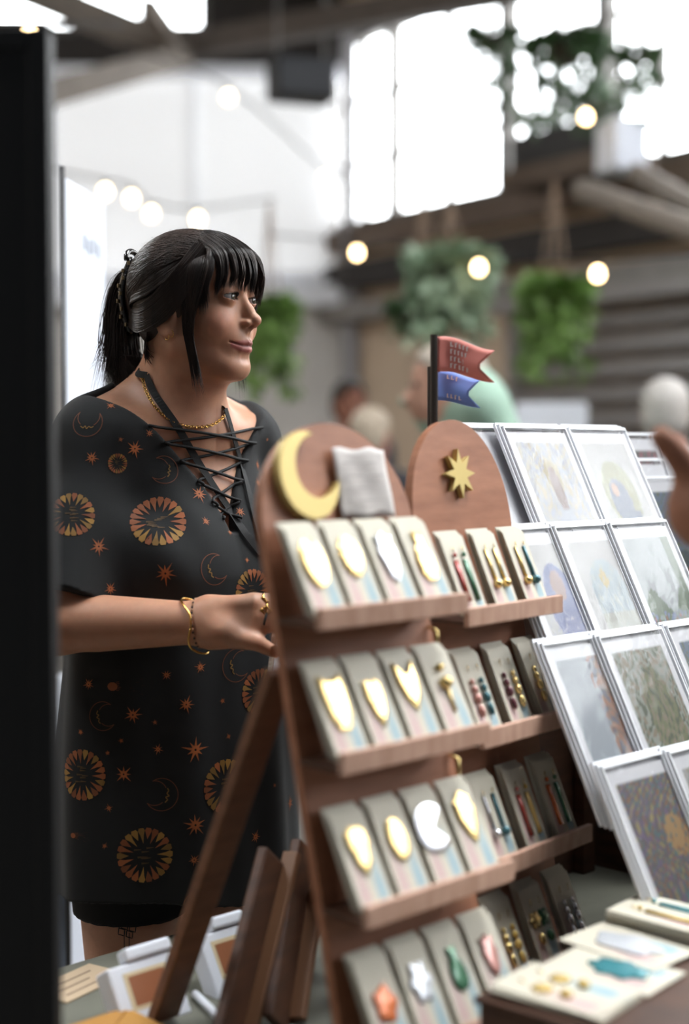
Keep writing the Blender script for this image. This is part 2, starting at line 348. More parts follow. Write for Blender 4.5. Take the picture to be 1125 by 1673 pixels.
SHIELD = [(0.011, 0.020), (0.004, 0.022), (0.0, 0.018), (-0.004, 0.022), (-0.011, 0.020), (-0.012, 0.004), (-0.008, -0.014), (0.0, -0.026), (0.008, -0.014), (0.012, 0.004)]
CAT = [(0.014, 0.026), (0.006, 0.014), (0.0, 0.013), (-0.006, 0.014), (-0.014, 0.026), (-0.015, 0.006), (-0.010, -0.012), (0.0, -0.026), (0.010, -0.012), (0.015, 0.006)]
MUSH = [(0.014, 0.006), (0.013, 0.016), (0.006, 0.022), (-0.006, 0.022), (-0.013, 0.016), (-0.014, 0.006), (-0.011, -0.002), (-0.009, -0.014), (0.0, -0.024), (0.009, -0.014), (0.011, -0.002)]
CRES = [(0.026 * math.cos(t), 0.026 * math.sin(t)) for t in np.linspace(0.9, 5.4, 22)] + [(0.010 + 0.019 * math.cos(t), 0.019 * math.sin(t)) for t in np.linspace(5.1, 1.18, 18)]
LEAF = [(0.0, 0.024), (0.010, 0.018), (0.014, 0.006), (0.010, -0.010), (0.002, -0.025), (-0.006, -0.016), (-0.012, -0.002), (-0.012, 0.014)]
STAR = lambda r, n: [((r if k % 2 == 0 else r * 0.45) * math.sin(math.pi * k / n), (r if k % 2 == 0 else r * 0.45) * math.cos(math.pi * k / n)) for k in range(2 * n)]
CW, CH = 0.050, 0.110
CREAM, PINK, BLUE = np.array(lin(208, 202, 184)[:3]), np.array(lin(204, 176, 172)[:3]), np.array(lin(156, 182, 190)[:3])
def card_mesh(w_, h_, th=0.0012, stripes=True):
    nx, nz = 15, 14; V, C, F = [], [], []
    for j in range(nz):
        for i in range(nx):
            a, b = i / (nx - 1), j / (nz - 1); c = CREAM.copy()
            if stripes:
                k = max(0, min(1, (0.72 - b) / 0.45)) * (1 if b > 0.10 else 0.15)
                if 0.12 < a < 0.42: c = c * (1 - k) + PINK * k
                elif 0.42 <= a < 0.60: c = c * (1 - k) + (CREAM * 0.97 + PINK * 0.03) * k
                elif 0.60 <= a < 0.92: c = c * (1 - k) + BLUE * k
            V.append((w_ * (a - 0.5), -th / 2, h_ * b)); C.append(c)
    F += [(j * nx + i, j * nx + i + 1, (j + 1) * nx + i + 1, (j + 1) * nx + i) for j in range(nz - 1) for i in range(nx - 1)]
    n = len(V); V += [(-w_ / 2, -th / 2, 0), (w_ / 2, -th / 2, 0), (w_ / 2, -th / 2, h_), (-w_ / 2, -th / 2, h_), (-w_ / 2, th / 2, 0), (w_ / 2, th / 2, 0), (w_ / 2, th / 2, h_), (-w_ / 2, th / 2, h_)]; C += [CREAM] * 8
    F += [(n + 5, n + 4, n + 7, n + 6), (n, n + 4, n + 5, n + 1), (n + 1, n + 5, n + 6, n + 2), (n + 2, n + 6, n + 7, n + 3), (n + 3, n + 7, n + 4, n)]
    return V, F, C
card_m = mat('printed_card', attr='Col', rough=0.55)
PROTO = {}
def card(kind, loc, rz, lean, label, group, w_=CW, h_=CH, cat='jewellery card', rx=None):
    e = empty('jewellery_card', loc, 0, label, cat, group); e.rotation_euler = (-lean if rx is None else rx, 0, rz)
    key = (w_, h_, True)
    if key not in PROTO:
        v, f, c = card_mesh(w_, h_); o = mobj('backing_card', v, f, card_m, e, col=c); PROTO[key] = o
    else:
        o = PROTO[key].copy(); COL.objects.link(o); o.parent = e
    if kind: jewel(e, kind, w_, h_)
    return e
def drop(x, z, pieces):
    return [lathe([(0.0003, -r * s), (r * 0.8, -r * s * 0.6), (r, 0), (r * 0.8, r * s * 0.6), (0.0003, r * s)], 10, (x, -0.004, z + dz)) for dz, r, s in pieces]
COLM = {'gold': gold_m, 'silver': silver_m}
def cm_(name, r, g, b, metal=0.3): return mat('enamel_' + name, lin(r, g, b), rough=0.25, metal=metal, coat=0.5)
ENAMEL = {'green': (60, 110, 80), 'pink': (206, 150, 140), 'orange': (200, 104, 48), 'red': (160, 60, 50), 'teal': (60, 110, 120), 'white': (226, 230, 236), 'plum': (110, 60, 70), 'turquoise': (70, 150, 160), 'yellow': (222, 190, 110)}
def jm(c): return COLM[c] if c in COLM else cm_(c, *ENAMEL[c])
def jewel(e, kind, w_, h_):
    if kind[0] == 'plate':
        _, out, c, zc, sc = kind; v, f = plate(np.array(out) * sc * 1.15, 0.004); v = v + np.array([0, -0.0008, h_ * zc]); mobj('ornament', v, f, jm(c), e)
    elif kind[0] == 'key':
        v, f = join(drop(0, h_ * 0.80, [(0, 0.005, 1)]) + drop(0, h_ * 0.62, [(0, 0.0085, 1)]) + [box(-0.0018, 0.0018, -0.004, -0.0008, h_ * 0.30, h_ * 0.58)]); mobj('key_charm', v, f, jm(kind[1]), e, True)
    elif kind[0] == 'pair':
        _, c1, c2, style = kind
        for x, c in ((-w_ * 0.20, c1), (w_ * 0.20, c2)):
            if style == 'bar': v, f = join([box(x - 0.0035, x + 0.0035, -0.004, -0.0008, h_ * 0.20, h_ * 0.70)] + drop(x, h_ * 0.76, [(0, 0.003, 1.2)]))
            elif style == 'ball': v, f = join([box(x - 0.002, x + 0.002, -0.004, -0.0008, h_ * 0.42, h_ * 0.80)] + drop(x, h_ * 0.36, [(0, 0.0065, 1)]))
            elif style == 'flower': v, f = join([(plate(scal(0.010, 0.010, 6, 0.2), 0.004)[0] + np.array([x, -0.0008, h_ * 0.62]), plate(scal(0.010, 0.010, 6, 0.2), 0.004)[1])] + drop(x, h_ * 0.40, [(0, 0.005, 1.6)]))
            else: v, f = join(drop(x, h_ * 0.5, [(0.018, 0.003, 1.5), (0.008, 0.004, 1.4), (-0.004, 0.005, 1.5), (-0.020, 0.004, 2.2)]))
            er = mobj('earring', v, f, jm(c), e, True)
            mobj('ear_hook', *tube([(x, -0.003, h_ * 0.78), (x + 0.001, -0.004, h_ * 0.84), (x + 0.003, -0.003, h_ * 0.86), (x + 0.004, -0.001, h_ * 0.83)], 0.0006, 5), jm('gold'), er, True)
def stand(label, base, rz, width, height, rise, rows, slots, lean, PHI, short):
    S = empty('display_stand', (base[0], base[1], TZ), rz, label, 'display stand')
    n = 28; out = [(0, 0), (width, 0)] + [(width / 2 + width / 2 * math.cos(t), height - rise + rise * math.sin(t)) for t in np.linspace(0, math.pi, n)]
    m = len(out); V = [leanpt(x, s, 0, PHI) for x, s in out] + [leanpt(x, s, 0.012, PHI) for x, s in out]
    V = np.array(V); V[:, 2] -= V[:, 2].min()
    F = [tuple(range(m)), tuple(range(2 * m - 1, m - 1, -1))] + [(i, m + i, m + (i + 1) % m, (i + 1) % m) for i in range(m)]
    mobj('back_board', V, F, wood, S)
    for z in rows:
        yb = z * math.tan(PHI)
        sh = mobj('shelf', *box(0.0, width, yb - 0.058, yb + 0.001, z, z + 0.006), dwood, S)
        mobj('shelf_lip', *box(0.0, width, yb - 0.066, yb - 0.058, z - 0.002, z + 0.022), wood_lip, sh, bevel=0.0015)
    for x in (0.014, width - 0.014):
        mobj('easel_leg', *bar((x, 0.46 * math.tan(PHI) + 0.022, 0.46), (x, 0.46 * math.tan(PHI) + 0.239, 0.008), 0.040, 0.015, up=(0, 1, 0.4)), mat('leg_wood', lin(124, 82, 56), rough=0.5, color2=lin(104, 66, 44), vscale=5, stretch=(3, 3, 14)), S, bevel=0.002)
    R = np.array([[math.cos(rz), -math.sin(rz), 0], [math.sin(rz), math.cos(rz), 0], [0, 0, 1]]); B = np.array([base[0], base[1], TZ])
    for r, (z, row) in enumerate(zip(rows, slots)):
        yb = z * math.tan(PHI); pitch = (width - 0.006) / len(row)
        for k, (kind, lab) in enumerate(row):
            x = 0.003 + pitch * (k + 0.5); cw = min(CW, pitch - 0.003)
            for d in range(5):
                p = np.array([x + (0.0 if d == 0 else random.uniform(-0.002, 0.002)), yb - 0.054 + 0.0040 * d, z + 0.0065 + 0.0012 * d]); q = R @ p + B
                if d == 0: card(kind, q, rz, lean, lab, 'front cards on the ' + short, cw)
                else: card(None, q, rz, lean - 0.012 * d, 'spare card behind the ' + lab.replace(' on a card', '').replace(', far end by the easel leg', ', moon stand').replace(' of the ', ', '), 'spare cards behind the front cards of the ' + short, cw)
    return S, R, B
P_ = lambda o, c, zc=0.62, sc=1.0: ('plate', o, c, zc, sc)
rows1 = [0.513, 0.363, 0.208, 0.058]
st1 = [[(P_(oval(0.016, 0.026), 'gold'), 'smooth gold oval clip on a card, top shelf of the moon stand'), (P_(scal(0.015, 0.022, 14, 0.05), 'gold', 0.66), 'scalloped gold oval clip on a card, top shelf of the moon stand'),
        (P_(LOTUS, 'silver', 0.62, 1.05), 'silver clip on a card, top shelf of the moon stand'), (P_(BOTTLE, 'gold', 0.60, 1.05), 'gold bottle-shaped clip on a card, top shelf of the moon stand')],
       [(P_(OWL, 'gold', 0.62, 1.15), 'large knobbly gold clip on a card, second shelf, far end by the easel leg'), (P_(SHIELD, 'gold', 0.56), 'gold shield-shaped clip on a card, second shelf of the moon stand'),
        (P_(CAT, 'gold', 0.66), 'gold clip with two pointed ears on a card, second shelf of the moon stand'), (('key', 'gold'), 'slim gold key charm on a card, second shelf of the moon stand')],
       [(P_(MUSH, 'gold', 0.62), 'gold mushroom-shaped clip on a card, third shelf of the moon stand'), (P_(oval(0.013, 0.021), 'gold', 0.62), 'pale gold oval clip on a card, third shelf of the moon stand'),
        (P_(CRES, 'silver', 0.64, 0.95), 'silver crescent clip on a card, third shelf of the moon stand'), (P_(LEAF, 'gold', 0.66, 1.1), 'gold leaf-shaped clip on a card, third shelf of the moon stand')],
       [(P_(scal(0.013, 0.016, 5, 0.12), 'orange', 0.55), 'orange clip on a card, bottom shelf of the moon stand'), (P_(scal(0.013, 0.018, 6, 0.15), 'white', 0.62), 'white clip on a card, bottom shelf of the moon stand'),
        (P_(BOTTLE, 'green', 0.62, 0.8), 'green and gold clip on a card, bottom shelf of the moon stand'), (P_(LOTUS, 'pink', 0.62, 0.8), 'pink clip on a card, bottom shelf of the moon stand')]]
base1 = (0.011, 1.465); base2 = (0.162, 1.743); rz1, rz2 = math.radians(45), math.radians(50)
S1, R1, B1 = stand('moon stand: arched wooden display stand with a brass crescent moon on top', base1, rz1, 0.245, 0.752, 0.125, rows1, st1, math.radians(29), PHI, 'moon stand')
rows2 = [0.486, 0.337, 0.181, 0.030]
b3 = lambda a, b, s, l: (('pair', a, b, s), l)
st2 = [[b3('red', 'green', 'bar', 'red and green bar earrings on a card, top shelf of the star stand'), b3('gold', 'gold', 'ball', 'gold ball drop earrings on a card, top shelf of the star stand'), b3('gold', 'teal', 'ball', 'teal and gold ball earrings on a card, top shelf of the star stand')],
       [b3('pink', 'teal', 'drop', 'pink and teal drop earrings on a card, second shelf of the star stand'), b3('plum', 'gold', 'drop', 'plum and gold drop earrings on a card, second shelf of the star stand'), b3('gold', 'gold', 'drop', 'long gold drop earrings on a card, second shelf of the star stand')],
       [b3('silver', 'teal', 'ball', 'silver and teal drop earrings on a card, third shelf of the star stand'), b3('red', 'yellow', 'bar', 'red and yellow bar earrings on a card, third shelf of the star stand'), b3('orange', 'green', 'bar', 'orange and green bar earrings on a card, third shelf of the star stand')],
       [b3('gold', 'yellow', 'drop', 'yellow and gold drop earrings on a card, bottom shelf of the star stand'), b3('gold', 'green', 'flower', 'gold and green flower earrings on a card, bottom shelf of the star stand'), b3('silver', 'silver', 'drop', 'silver drop earrings on a card, bottom shelf of the star stand')]]
S2, R2, B2 = stand('star stand: narrow arched wooden display stand with a brass star on top', base2, rz2, 0.222, 0.752, 0.135, rows2, st2, math.radians(24), PHI2, 'star stand')
# crescent moon and star fixed to the boards, and a paper note on the first
def onboard(S, name, out, x, s, m, th=0.008, sc=1.0, rot=0.0, off=-0.001, ph=PHI):
    o = np.array(out) * sc; c_, s_ = math.cos(rot), math.sin(rot); o = o @ np.array([[c_, s_], [-s_, c_]])
    V = [leanpt(x + a, s + b, off, ph) for a, b in o] + [leanpt(x + a, s + b, off - th, ph) for a, b in o]; m_ = len(o)
    F = [tuple(range(m_, 2 * m_)), tuple(range(m_ - 1, -1, -1))] + [(i, (i + 1) % m_, m_ + (i + 1) % m_, m_ + i) for i in range(m_)]
    return mobj(name, V, F, m, S)
def moon_poly(S):
    n = 30; op = math.radians(32); a = np.linspace(op + 0.72, op + 2 * math.pi - 0.72, n); V, F = [], []
    for i in range(n):
        r = 0.046; po = np.array([r * math.cos(a[i]), 1.12 * r * math.sin(a[i])]); t = (i / (n - 1) - 0.5) * 2; th = 0.0255 * (1 - abs(t) ** 2.2) + 0.002
        pi_ = po * (1 - th / r)
        for off in (-0.001, -0.013):
            for q in (po, pi_): V.append(leanpt(0.072 + q[0], 0.690 + q[1], off))
    for i in range(n - 1):
        k = 4 * i; F += [(k + 2, k + 3, k + 7, k + 6), (k, k + 4, k + 5, k + 1), (k, k + 2, k + 6, k + 4), (k + 1, k + 5, k + 7, k + 3)]
    F += [(0, 1, 3, 2), (4 * n - 4, 4 * n - 2, 4 * n - 1, 4 * n - 3)]
    return mobj('moon_ornament', V, F, brass, S, bevel=0.0012)
moon_poly(S1)
onboard(S2, 'star_ornament', STAR(0.033, 8), 0.104, 0.680, brass, 0.008, ph=PHI2)
note_m = mat('note_paper', lin(206, 200, 196), rough=0.8, var=0.12, vscale=30)
nt = empty('paper_note', B1 + R1 @ np.array(leanpt(0.162, 0.640, -0.006)), 0, 'creased grey-white paper note fixed to the board beside the crescent moon', 'note')
nt.rotation_euler = (-PHI, 0, rz1)
nx, nz = 12, 12; V = [((i / (nx - 1) - 0.5) * 0.088, -0.002 + 0.0012 * math.sin(i * 0.9 + j * 0.5), j / (nz - 1) * 0.082 + 0.002 * math.sin(i)) for j in range(nz) for i in range(nx)]
no = mobj('sheet', V, [(j * nx + i, j * nx + i + 1, (j + 1) * nx + i + 1, (j + 1) * nx + i) for j in range(nz - 1) for i in range(nx - 1)], note_m, nt, True); no.modifiers.new('thick', 'SOLIDIFY').thickness = 0.0008
for j in range(4): mobj('handwritten_line', *box(-0.032, 0.030 - 0.008 * (j % 2), -0.0065, -0.0055, 0.018 + 0.015 * j, 0.0195 + 0.015 * j), mat('pencil_grey', lin(186, 181, 178), rough=0.8), nt)
# small brass hinge hooks between the stands
for z in (0.49, 0.34):
    hk = mobj('wall_hook', *tube([B1 + R1 @ np.array((0.238, z * math.tan(PHI) - 0.002, z)), B1 + R1 @ np.array((0.240, z * math.tan(PHI) - 0.014, z - 0.004)), B1 + R1 @ np.array((0.240, z * math.tan(PHI) - 0.016, z - 0.022)), B1 + R1 @ np.array((0.238, z * math.tan(PHI) - 0.008, z - 0.028))], 0.0022, 8), jm('gold'), None, True)
    hk.parent = S1; hk.matrix_parent_inverse = Matrix.Translation(B1) @ Matrix.Rotation(rz1, 4, 'Z'); hk.matrix_parent_inverse.invert(); hk.name = 'hook'
# ------------------------------------------------------------------ rack of prints in clear sleeves
rzr = math.radians(44); PW, PH, LEAN = 0.150, 0.25, math.radians(27)
film = film_mat('clear_sleeve', 0.0, 0.13); print_m = mat('art_print', attr='Col', rough=0.35, coat=0.25)
edge_m = mat('sleeve_edge', lin(240, 242, 246), rough=0.2)
def L3(r, g, b): return np.array(lin(r, g, b)[:3])
def art(kind, a, b, rs):
    """generic picture colours at a,b in 0..1 (arrays)"""
    n = len(a); c = np.tile(L3(214, 212, 210), (n, 1)); f = lambda m, col: c.__setitem__(m, col)
    nz = (np.sin(23 * a + 9 * np.sin(7 * b + rs)) * np.sin(19 * b + 6 * np.sin(11 * a - rs)))
    if kind == 'figure':   # pale angel-like figure in swirls
        f(nz > 0.35, L3(176, 184, 206)); f(nz < -0.55, L3(214, 196, 150)); f(((a - .5) / .16) ** 2 + ((b - .72) / .16) ** 2 < 1, L3(196, 176, 120)); f(((a - .5) / .10) ** 2 + ((b - .62) / .2) ** 2 < 1, L3(150, 116, 106)); f((b < .45) & (np.abs(a - .5) < .12 + .3 * (.45 - b)), L3(196, 202, 216))
    elif kind == 'halo':   # blue-robed figure before an olive disc
        f(((a - .47) / .36) ** 2 + ((b - .56) / .30) ** 2 < 1, L3(166, 164, 110)); f(((a - .42) / .22) ** 2 + ((b - .50) / .20) ** 2 < 1, L3(52, 76, 120)); f((b < .42) & (np.abs(a - .52) < .20 + .4 * (.42 - b)), L3(70, 92, 128)); f(((a - .36) / .07) ** 2 + ((b - .60) / .06) ** 2 < 1, L3(206, 150, 110)); f(b < .18, L3(170, 180, 196))
    elif kind == 'blue':
        f(((a - .45) / .30) ** 2 + ((b - .55) / .32) ** 2 < 1, L3(76, 96, 176)); f((b < .5) & (np.abs(a - .5) < .16 + .45 * (.5 - b)), L3(70, 88, 168)); f(((a - .45) / .12) ** 2 + ((b - .70) / .12) ** 2 < 1, L3(170, 120, 110)); f((nz > .6) & (b < .45), L3(196, 200, 224))
    elif kind == 'arch':
        m = (np.abs(a - .5) < .34) & (b < .62) & (b > .08) | (((a - .5) / .34) ** 2 + ((b - .62) / .26) ** 2 < 1); f(m, L3(176, 196, 204)); f(m & (b < .45), L3(196, 198, 180)); f(((a - .46) / .09) ** 2 + ((b - .72) / .07) ** 2 < 1, L3(226, 196, 96)); f(m & (nz > .5), L3(206, 214, 204)); f(((a - .55) / .25) ** 2 + ((b - .22) / .08) ** 2 < 1, L3(222, 206, 190))
    elif kind == 'garden':
        f(b < 2, L3(196, 204, 206)); f((b < .5 + .1 * np.sin(9 * a)) | (a > .85), L3(92, 120, 80)); f((b < .42) & (nz > .25), L3(120, 140, 186)); f((b < .38) & (nz < -.5), L3(176, 66, 56)); f((b < .2) & (nz > -.2), L3(70, 96, 60))
    elif kind == 'wing':
        f(b < 2, L3(190, 200, 210)); f((a > .45 + .2 * b), L3(150, 116, 96)); f((a > .5) & (nz > .2), L3(186, 120, 80)); f((a > .5) & (nz < -.4), L3(96, 96, 120)); f((b < .2), L3(130, 140, 156))
    elif kind == 'forest':
        f(b < 2, L3(176, 182, 166)); f(((a - .55) / .3) ** 2 + ((b - .5) / .4) ** 2 < 1, L3(130, 134, 80)); f((nz > .3), L3(160, 140, 110)); f((nz < -.5), L3(84, 98, 60)); f((b < .2) & (nz > 0), L3(170, 110, 96))
    elif kind == 'mosaic':
        f(b < 2, L3(110, 98, 100)); f(nz > .2, L3(76, 130, 138)); f(nz > .6, L3(170, 110, 60)); f(nz < -.3, L3(130, 104, 150)); f(nz < -.7, L3(186, 166, 84)); f((((a - .72) / .20) ** 2 + ((b - .62) / .14) ** 2 < 1) & (nz < .3), L3(204, 160, 96)); f((a > .8) & (b < .5) & (nz > 0), L3(210, 190, 70))
    elif kind == 'sky':
        f(b < 2, L3(120, 140, 166)); f(b < .5, L3(66, 88, 100)); f(nz > .5, L3(120, 130, 90)); f((b < .3) & (nz < 0), L3(70, 100, 80))
    elif kind == 'rose':
        f(b < 2, L3(120, 100, 106)); f(nz > .3, L3(190, 96, 110)); f(nz < -.5, L3(90, 96, 80))
    else:
        f(nz > .5, L3(190, 192, 200)); f(nz < -.6, L3(200, 190, 170))
    return c * 0.45
def sleeve(kind, loc, rz, lean, label, group, w_=PW, h_=PH, border=0.09, rs=0.0):
    e = empty('sleeved_print', loc, 0, label, 'art print', group); e.rotation_euler = (-lean, 0, rz)
    key = ('sl', kind, w_, h_, border)
    if key in PROTO:
        for o in PROTO[key]:
            c = o.copy(); COL.objects.link(c); c.parent = e
        return e
    nx, nz = 45, 65; g = np.array([(i / (nx - 1), j / (nz - 1)) for j in range(nz) for i in range(nx)]); a, b = g[:, 0], g[:, 1]
    inn = (a > border) & (a < 1 - border) & (b > border * 0.8) & (b < 1 - border * 0.8)
    C = np.tile(L3(206, 206, 210), (len(a), 1))
    if kind: C[inn] = art(kind, ((a - border) / (1 - 2 * border))[inn], ((b - border) / (1 - 2 * border))[inn], rs)
    V = np.stack([(a - 0.5) * (w_ - 0.008), np.zeros(len(a)), 0.003 + b * (h_ - 0.010)], 1)
    F = [(j * nx + i, j * nx + i + 1, (j + 1) * nx + i + 1, (j + 1) * nx + i) for j in range(nz - 1) for i in range(nx - 1)]
    p = mobj('print', V, F, print_m, e, col=C); p.modifiers.new('thick', 'SOLIDIFY').thickness = 0.0012
    # the clear sleeve: a slightly wavy film in front, with heat-sealed edges
    mx, mz = 9, 13; Vf = [((i / (mx - 1) - 0.5) * w_, -0.0022 - 0.0012 * math.sin(i * 1.9 + j * 0.8) * (0 < i < mx - 1), j / (mz - 1) * h_) for j in range(mz) for i in range(mx)]
    fl = mobj('sleeve', Vf, [(j * mx + i, j * mx + i + 1, (j + 1) * mx + i + 1, (j + 1) * mx + i) for j in range(mz - 1) for i in range(mx - 1)], film, e, True)
    ed = join([box(-w_ / 2 - 0.001, -w_ / 2 + 0.001, -0.0026, 0.002, 0, h_), box(w_ / 2 - 0.001, w_ / 2 + 0.001, -0.0026, 0.002, 0, h_), box(-w_ / 2, w_ / 2, -0.003, 0.002, h_ - 0.001, h_ + 0.003), box(-w_ / 2, w_ / 2, -0.0026, 0.002, 0, 0.001)])
    sm_ = mobj('sleeve_edge', *ed, edge_m, e); PROTO[key] = [p, fl, sm_]
    return e
rack_u0, rack_v0, rack_z0 = 0.0, 0.285, 0.737
DV, DZ = 0.105, 0.145
def rk(u, k, d=0.0): return TB(rack_u0 + u, rack_v0 + DV * k - d, rack_z0 - DZ * k)     # top edge of row k
RACK = empty('print_rack', TB(0.485, rack_v0, 0), rzr, 'dark wooden stepped rack carrying rows of sleeved art prints', 'rack')
Lr = 0.405; drop_, fwd = PH * math.cos(LEAN), PH * math.sin(LEAN)
for k in range(4):
    zb = rack_z0 - DZ * k - drop_; yb = -(DV * k + fwd)
    lg = mobj('ledge', *box(0.0, Lr, yb - 0.004, yb + 0.034, zb - 0.010, zb - 0.001), dwood, RACK)
    mobj('ledge_lip', *box(0.0, Lr, yb - 0.007, yb - 0.004, zb - 0.010, zb + 0.004), dwood, lg)
for x in (0.08, Lr - 0.04):
    a0 = (x, 0.055, rack_z0 - 0.10); a1 = (x, -(3 * DV + fwd) + 0.045, rack_z0 - 3 * DZ - drop_ - 0.01)
    mobj('rack_rail', *bar(a0, a1, 0.03, 0.016), dwood, RACK)
    mobj('rack_leg', *box(x - 0.016, x + 0.016, -(3 * DV + fwd) + 0.032, -(3 * DV + fwd) + 0.052, 0.0, rack_z0 - 3 * DZ - drop_ + 0.01), dwood, RACK)
    mobj('rack_leg', *box(x - 0.016, x + 0.016, 0.045, 0.065, 0, rack_z0 - 0.09), dwood, RACK)
mobj('back_panel', *box(0.0, Lr, 0.066, 0.074, 0.0, rack_z0 - 0.12), dwood, RACK)
mobj('front_panel', *box(0.0, Lr, -(3 * DV + fwd) + 0.054, -(3 * DV + fwd) + 0.062, 0.0, rack_z0 - 3 * DZ - drop_), dwood, RACK)
SL = [  # row, u of centre, set back, picture, label
    (0, 0.575, 0.022, None, 'blank white sleeved print behind the star stand, top row of the rack'),
    (0, 0.641, 0.0, 'figure', 'sleeved print of a pale figure among swirls, top row of the rack'), (0, 0.800, 0.0, 'halo', 'sleeved print of a blue-robed figure against an olive disc, top row'),
    (1, 0.534, 0.012, 'blue', 'sleeved print of a figure in deep blue robes, second row of the rack'), (1, 0.637, 0.006, 'arch', 'sleeved print of a pale blue arch with a yellow moon, second row'), (1, 0.764, 0.0, 'garden', 'sleeved print with flowers and glare across it, second row of the rack'),
    (2, 0.478, 0.008, 'wing', 'sleeved print in grey-blue and rust, third row of the rack'), (2, 0.593, 0.0, 'forest', 'sleeved print in mossy greens, third row of the rack'), (2, 0.758, 0.0, 'sky', 'sleeved print in blue, third row of the rack'),
    (3, 0.467, 0.008, 'mosaic', 'sleeved print in busy teal, violet and yellow, front row of the rack'), (3, 0.605, 0.0, 'plainmix', 'mostly grey sleeved print at the end of the front row')]
for row, u, back, kind, lab in SL:
    for d in range(3):
        top = rk(u - 0.004 * d, row, 0.0050 * d + back); base = top + np.array([math.sin(rzr), -math.cos(rzr), 0]) * fwd; base[2] = top[2] - drop_ + 0.002 * d
        sleeve(kind if d == 0 else None, base, rzr, LEAN, lab if d == 0 else 'spare sleeve close behind the ' + lab.split(',')[0].replace('sleeved ', '').replace(' at the end of the front row', ' in front'), 'sleeved prints on the rack' if d == 0 else 'sleeved prints behind the front ones', rs=u * 40 + row)
# a second, lower group of smaller prints further along the table
BIN = empty('print_bin', TB(0.905, 0.36, 0), rzr, 'wooden bin of smaller sleeved prints further along the table', 'bin')
mobj('bin_box', *box(0, 0.5, -0.04, 0.16, 0, 0.42), dwood, BIN)
mobj('bin_side', *box(-0.012, 0, -0.03, 0.17, 0, 0.47), dwood, BIN); mobj('bin_side', *box(0.5, 0.512, -0.03, 0.17, 0, 0.47), dwood, BIN)
for i, (u, v, zt, kind, lab) in enumerate(((1.055, 0.27, 0.735, 'rose', 'small sleeved print in rose tones at the back of the bin'), (0.995, 0.31, 0.69, None, 'small blank white sleeve in the middle of the bin'), (1.00, 0.35, 0.66, 'sky', 'small sleeved print of blue sky over fields at the front of the bin'))):
    for d in range(3):
        b_ = TB(u - 0.006 * d, v - 0.007 * d, 0.422); sleeve(kind if d == 0 else None, b_, rzr, math.radians(16), lab if d == 0 else 'spare sleeve behind the ' + lab.replace(' of blue sky over fields', ' of blue sky'), 'small prints in the bin', w_=0.15, h_=(zt - 0.425) / math.cos(math.radians(16)))
# ------------------------------------------------------------------ box of flat cards in front
fb = np.array([0.141, 1.471]); FBZ = 0.83
flat = empty('card_box', (fb[0], fb[1], TZ), rz2, 'low wooden box in front of the star stand with cards laid on it', 'box')
mobj('box_body', *box(0, 0.44, -0.24, 0, 0, FBZ - TZ - 0.008), dwood, flat, bevel=0.003); mobj('box_lid', *box(-0.004, 0.444, -0.244, 0.004, FBZ - TZ - 0.008, FBZ - TZ), dwood, flat, bevel=0.002)
def flatcard(x, y, kind, lab, lift=0.0, rot=0.0, w_=0.088, h_=0.13):
    p = np.array([fb[0], fb[1], FBZ]) + R2 @ np.array([x, y, 0.0008 + lift])
    return card(kind, p, rz2 + rot, 0, lab, 'cards laid flat on the box', w_, h_, rx=-math.pi / 2 * 0.985)
flatcard(0.055, -0.135, ('pair', 'yellow', 'yellow', 'flower'), 'flat card with a large yellow sun-shaped pair, nearest corner of the box', 0.006)
flatcard(0.150, -0.140, P_(scal(0.016, 0.024, 7, 0.12), 'turquoise', 0.45, 1.2), 'flat card with a turquoise ornament on the box', 0.002)
flatcard(0.215, -0.118, P_(scal(0.018, 0.030, 5, 0.10), 'white', 0.5, 1.2), 'flat card with a white ornament on the box', 0.004, -0.1)
flatcard(0.318, -0.125, ('pair', 'yellow', 'turquoise', 'bar'), 'flat card with long yellow and blue earrings, lifted on a pile', 0.018)
for i in range(6): flatcard(0.318, -0.125, None, 'plain card in the pile under the yellow and blue earrings', 0.002 + 0.0026 * i, random.uniform(-0.04, 0.04))['group'] = 'cards in the pile'
for i in range(2): flatcard(0.057, -0.137, None, 'plain card under the yellow sun-shaped pair', 0.001 + 0.0022 * i, 0.03 * (i + 1))['group'] = 'cards under the sun-shaped pair'
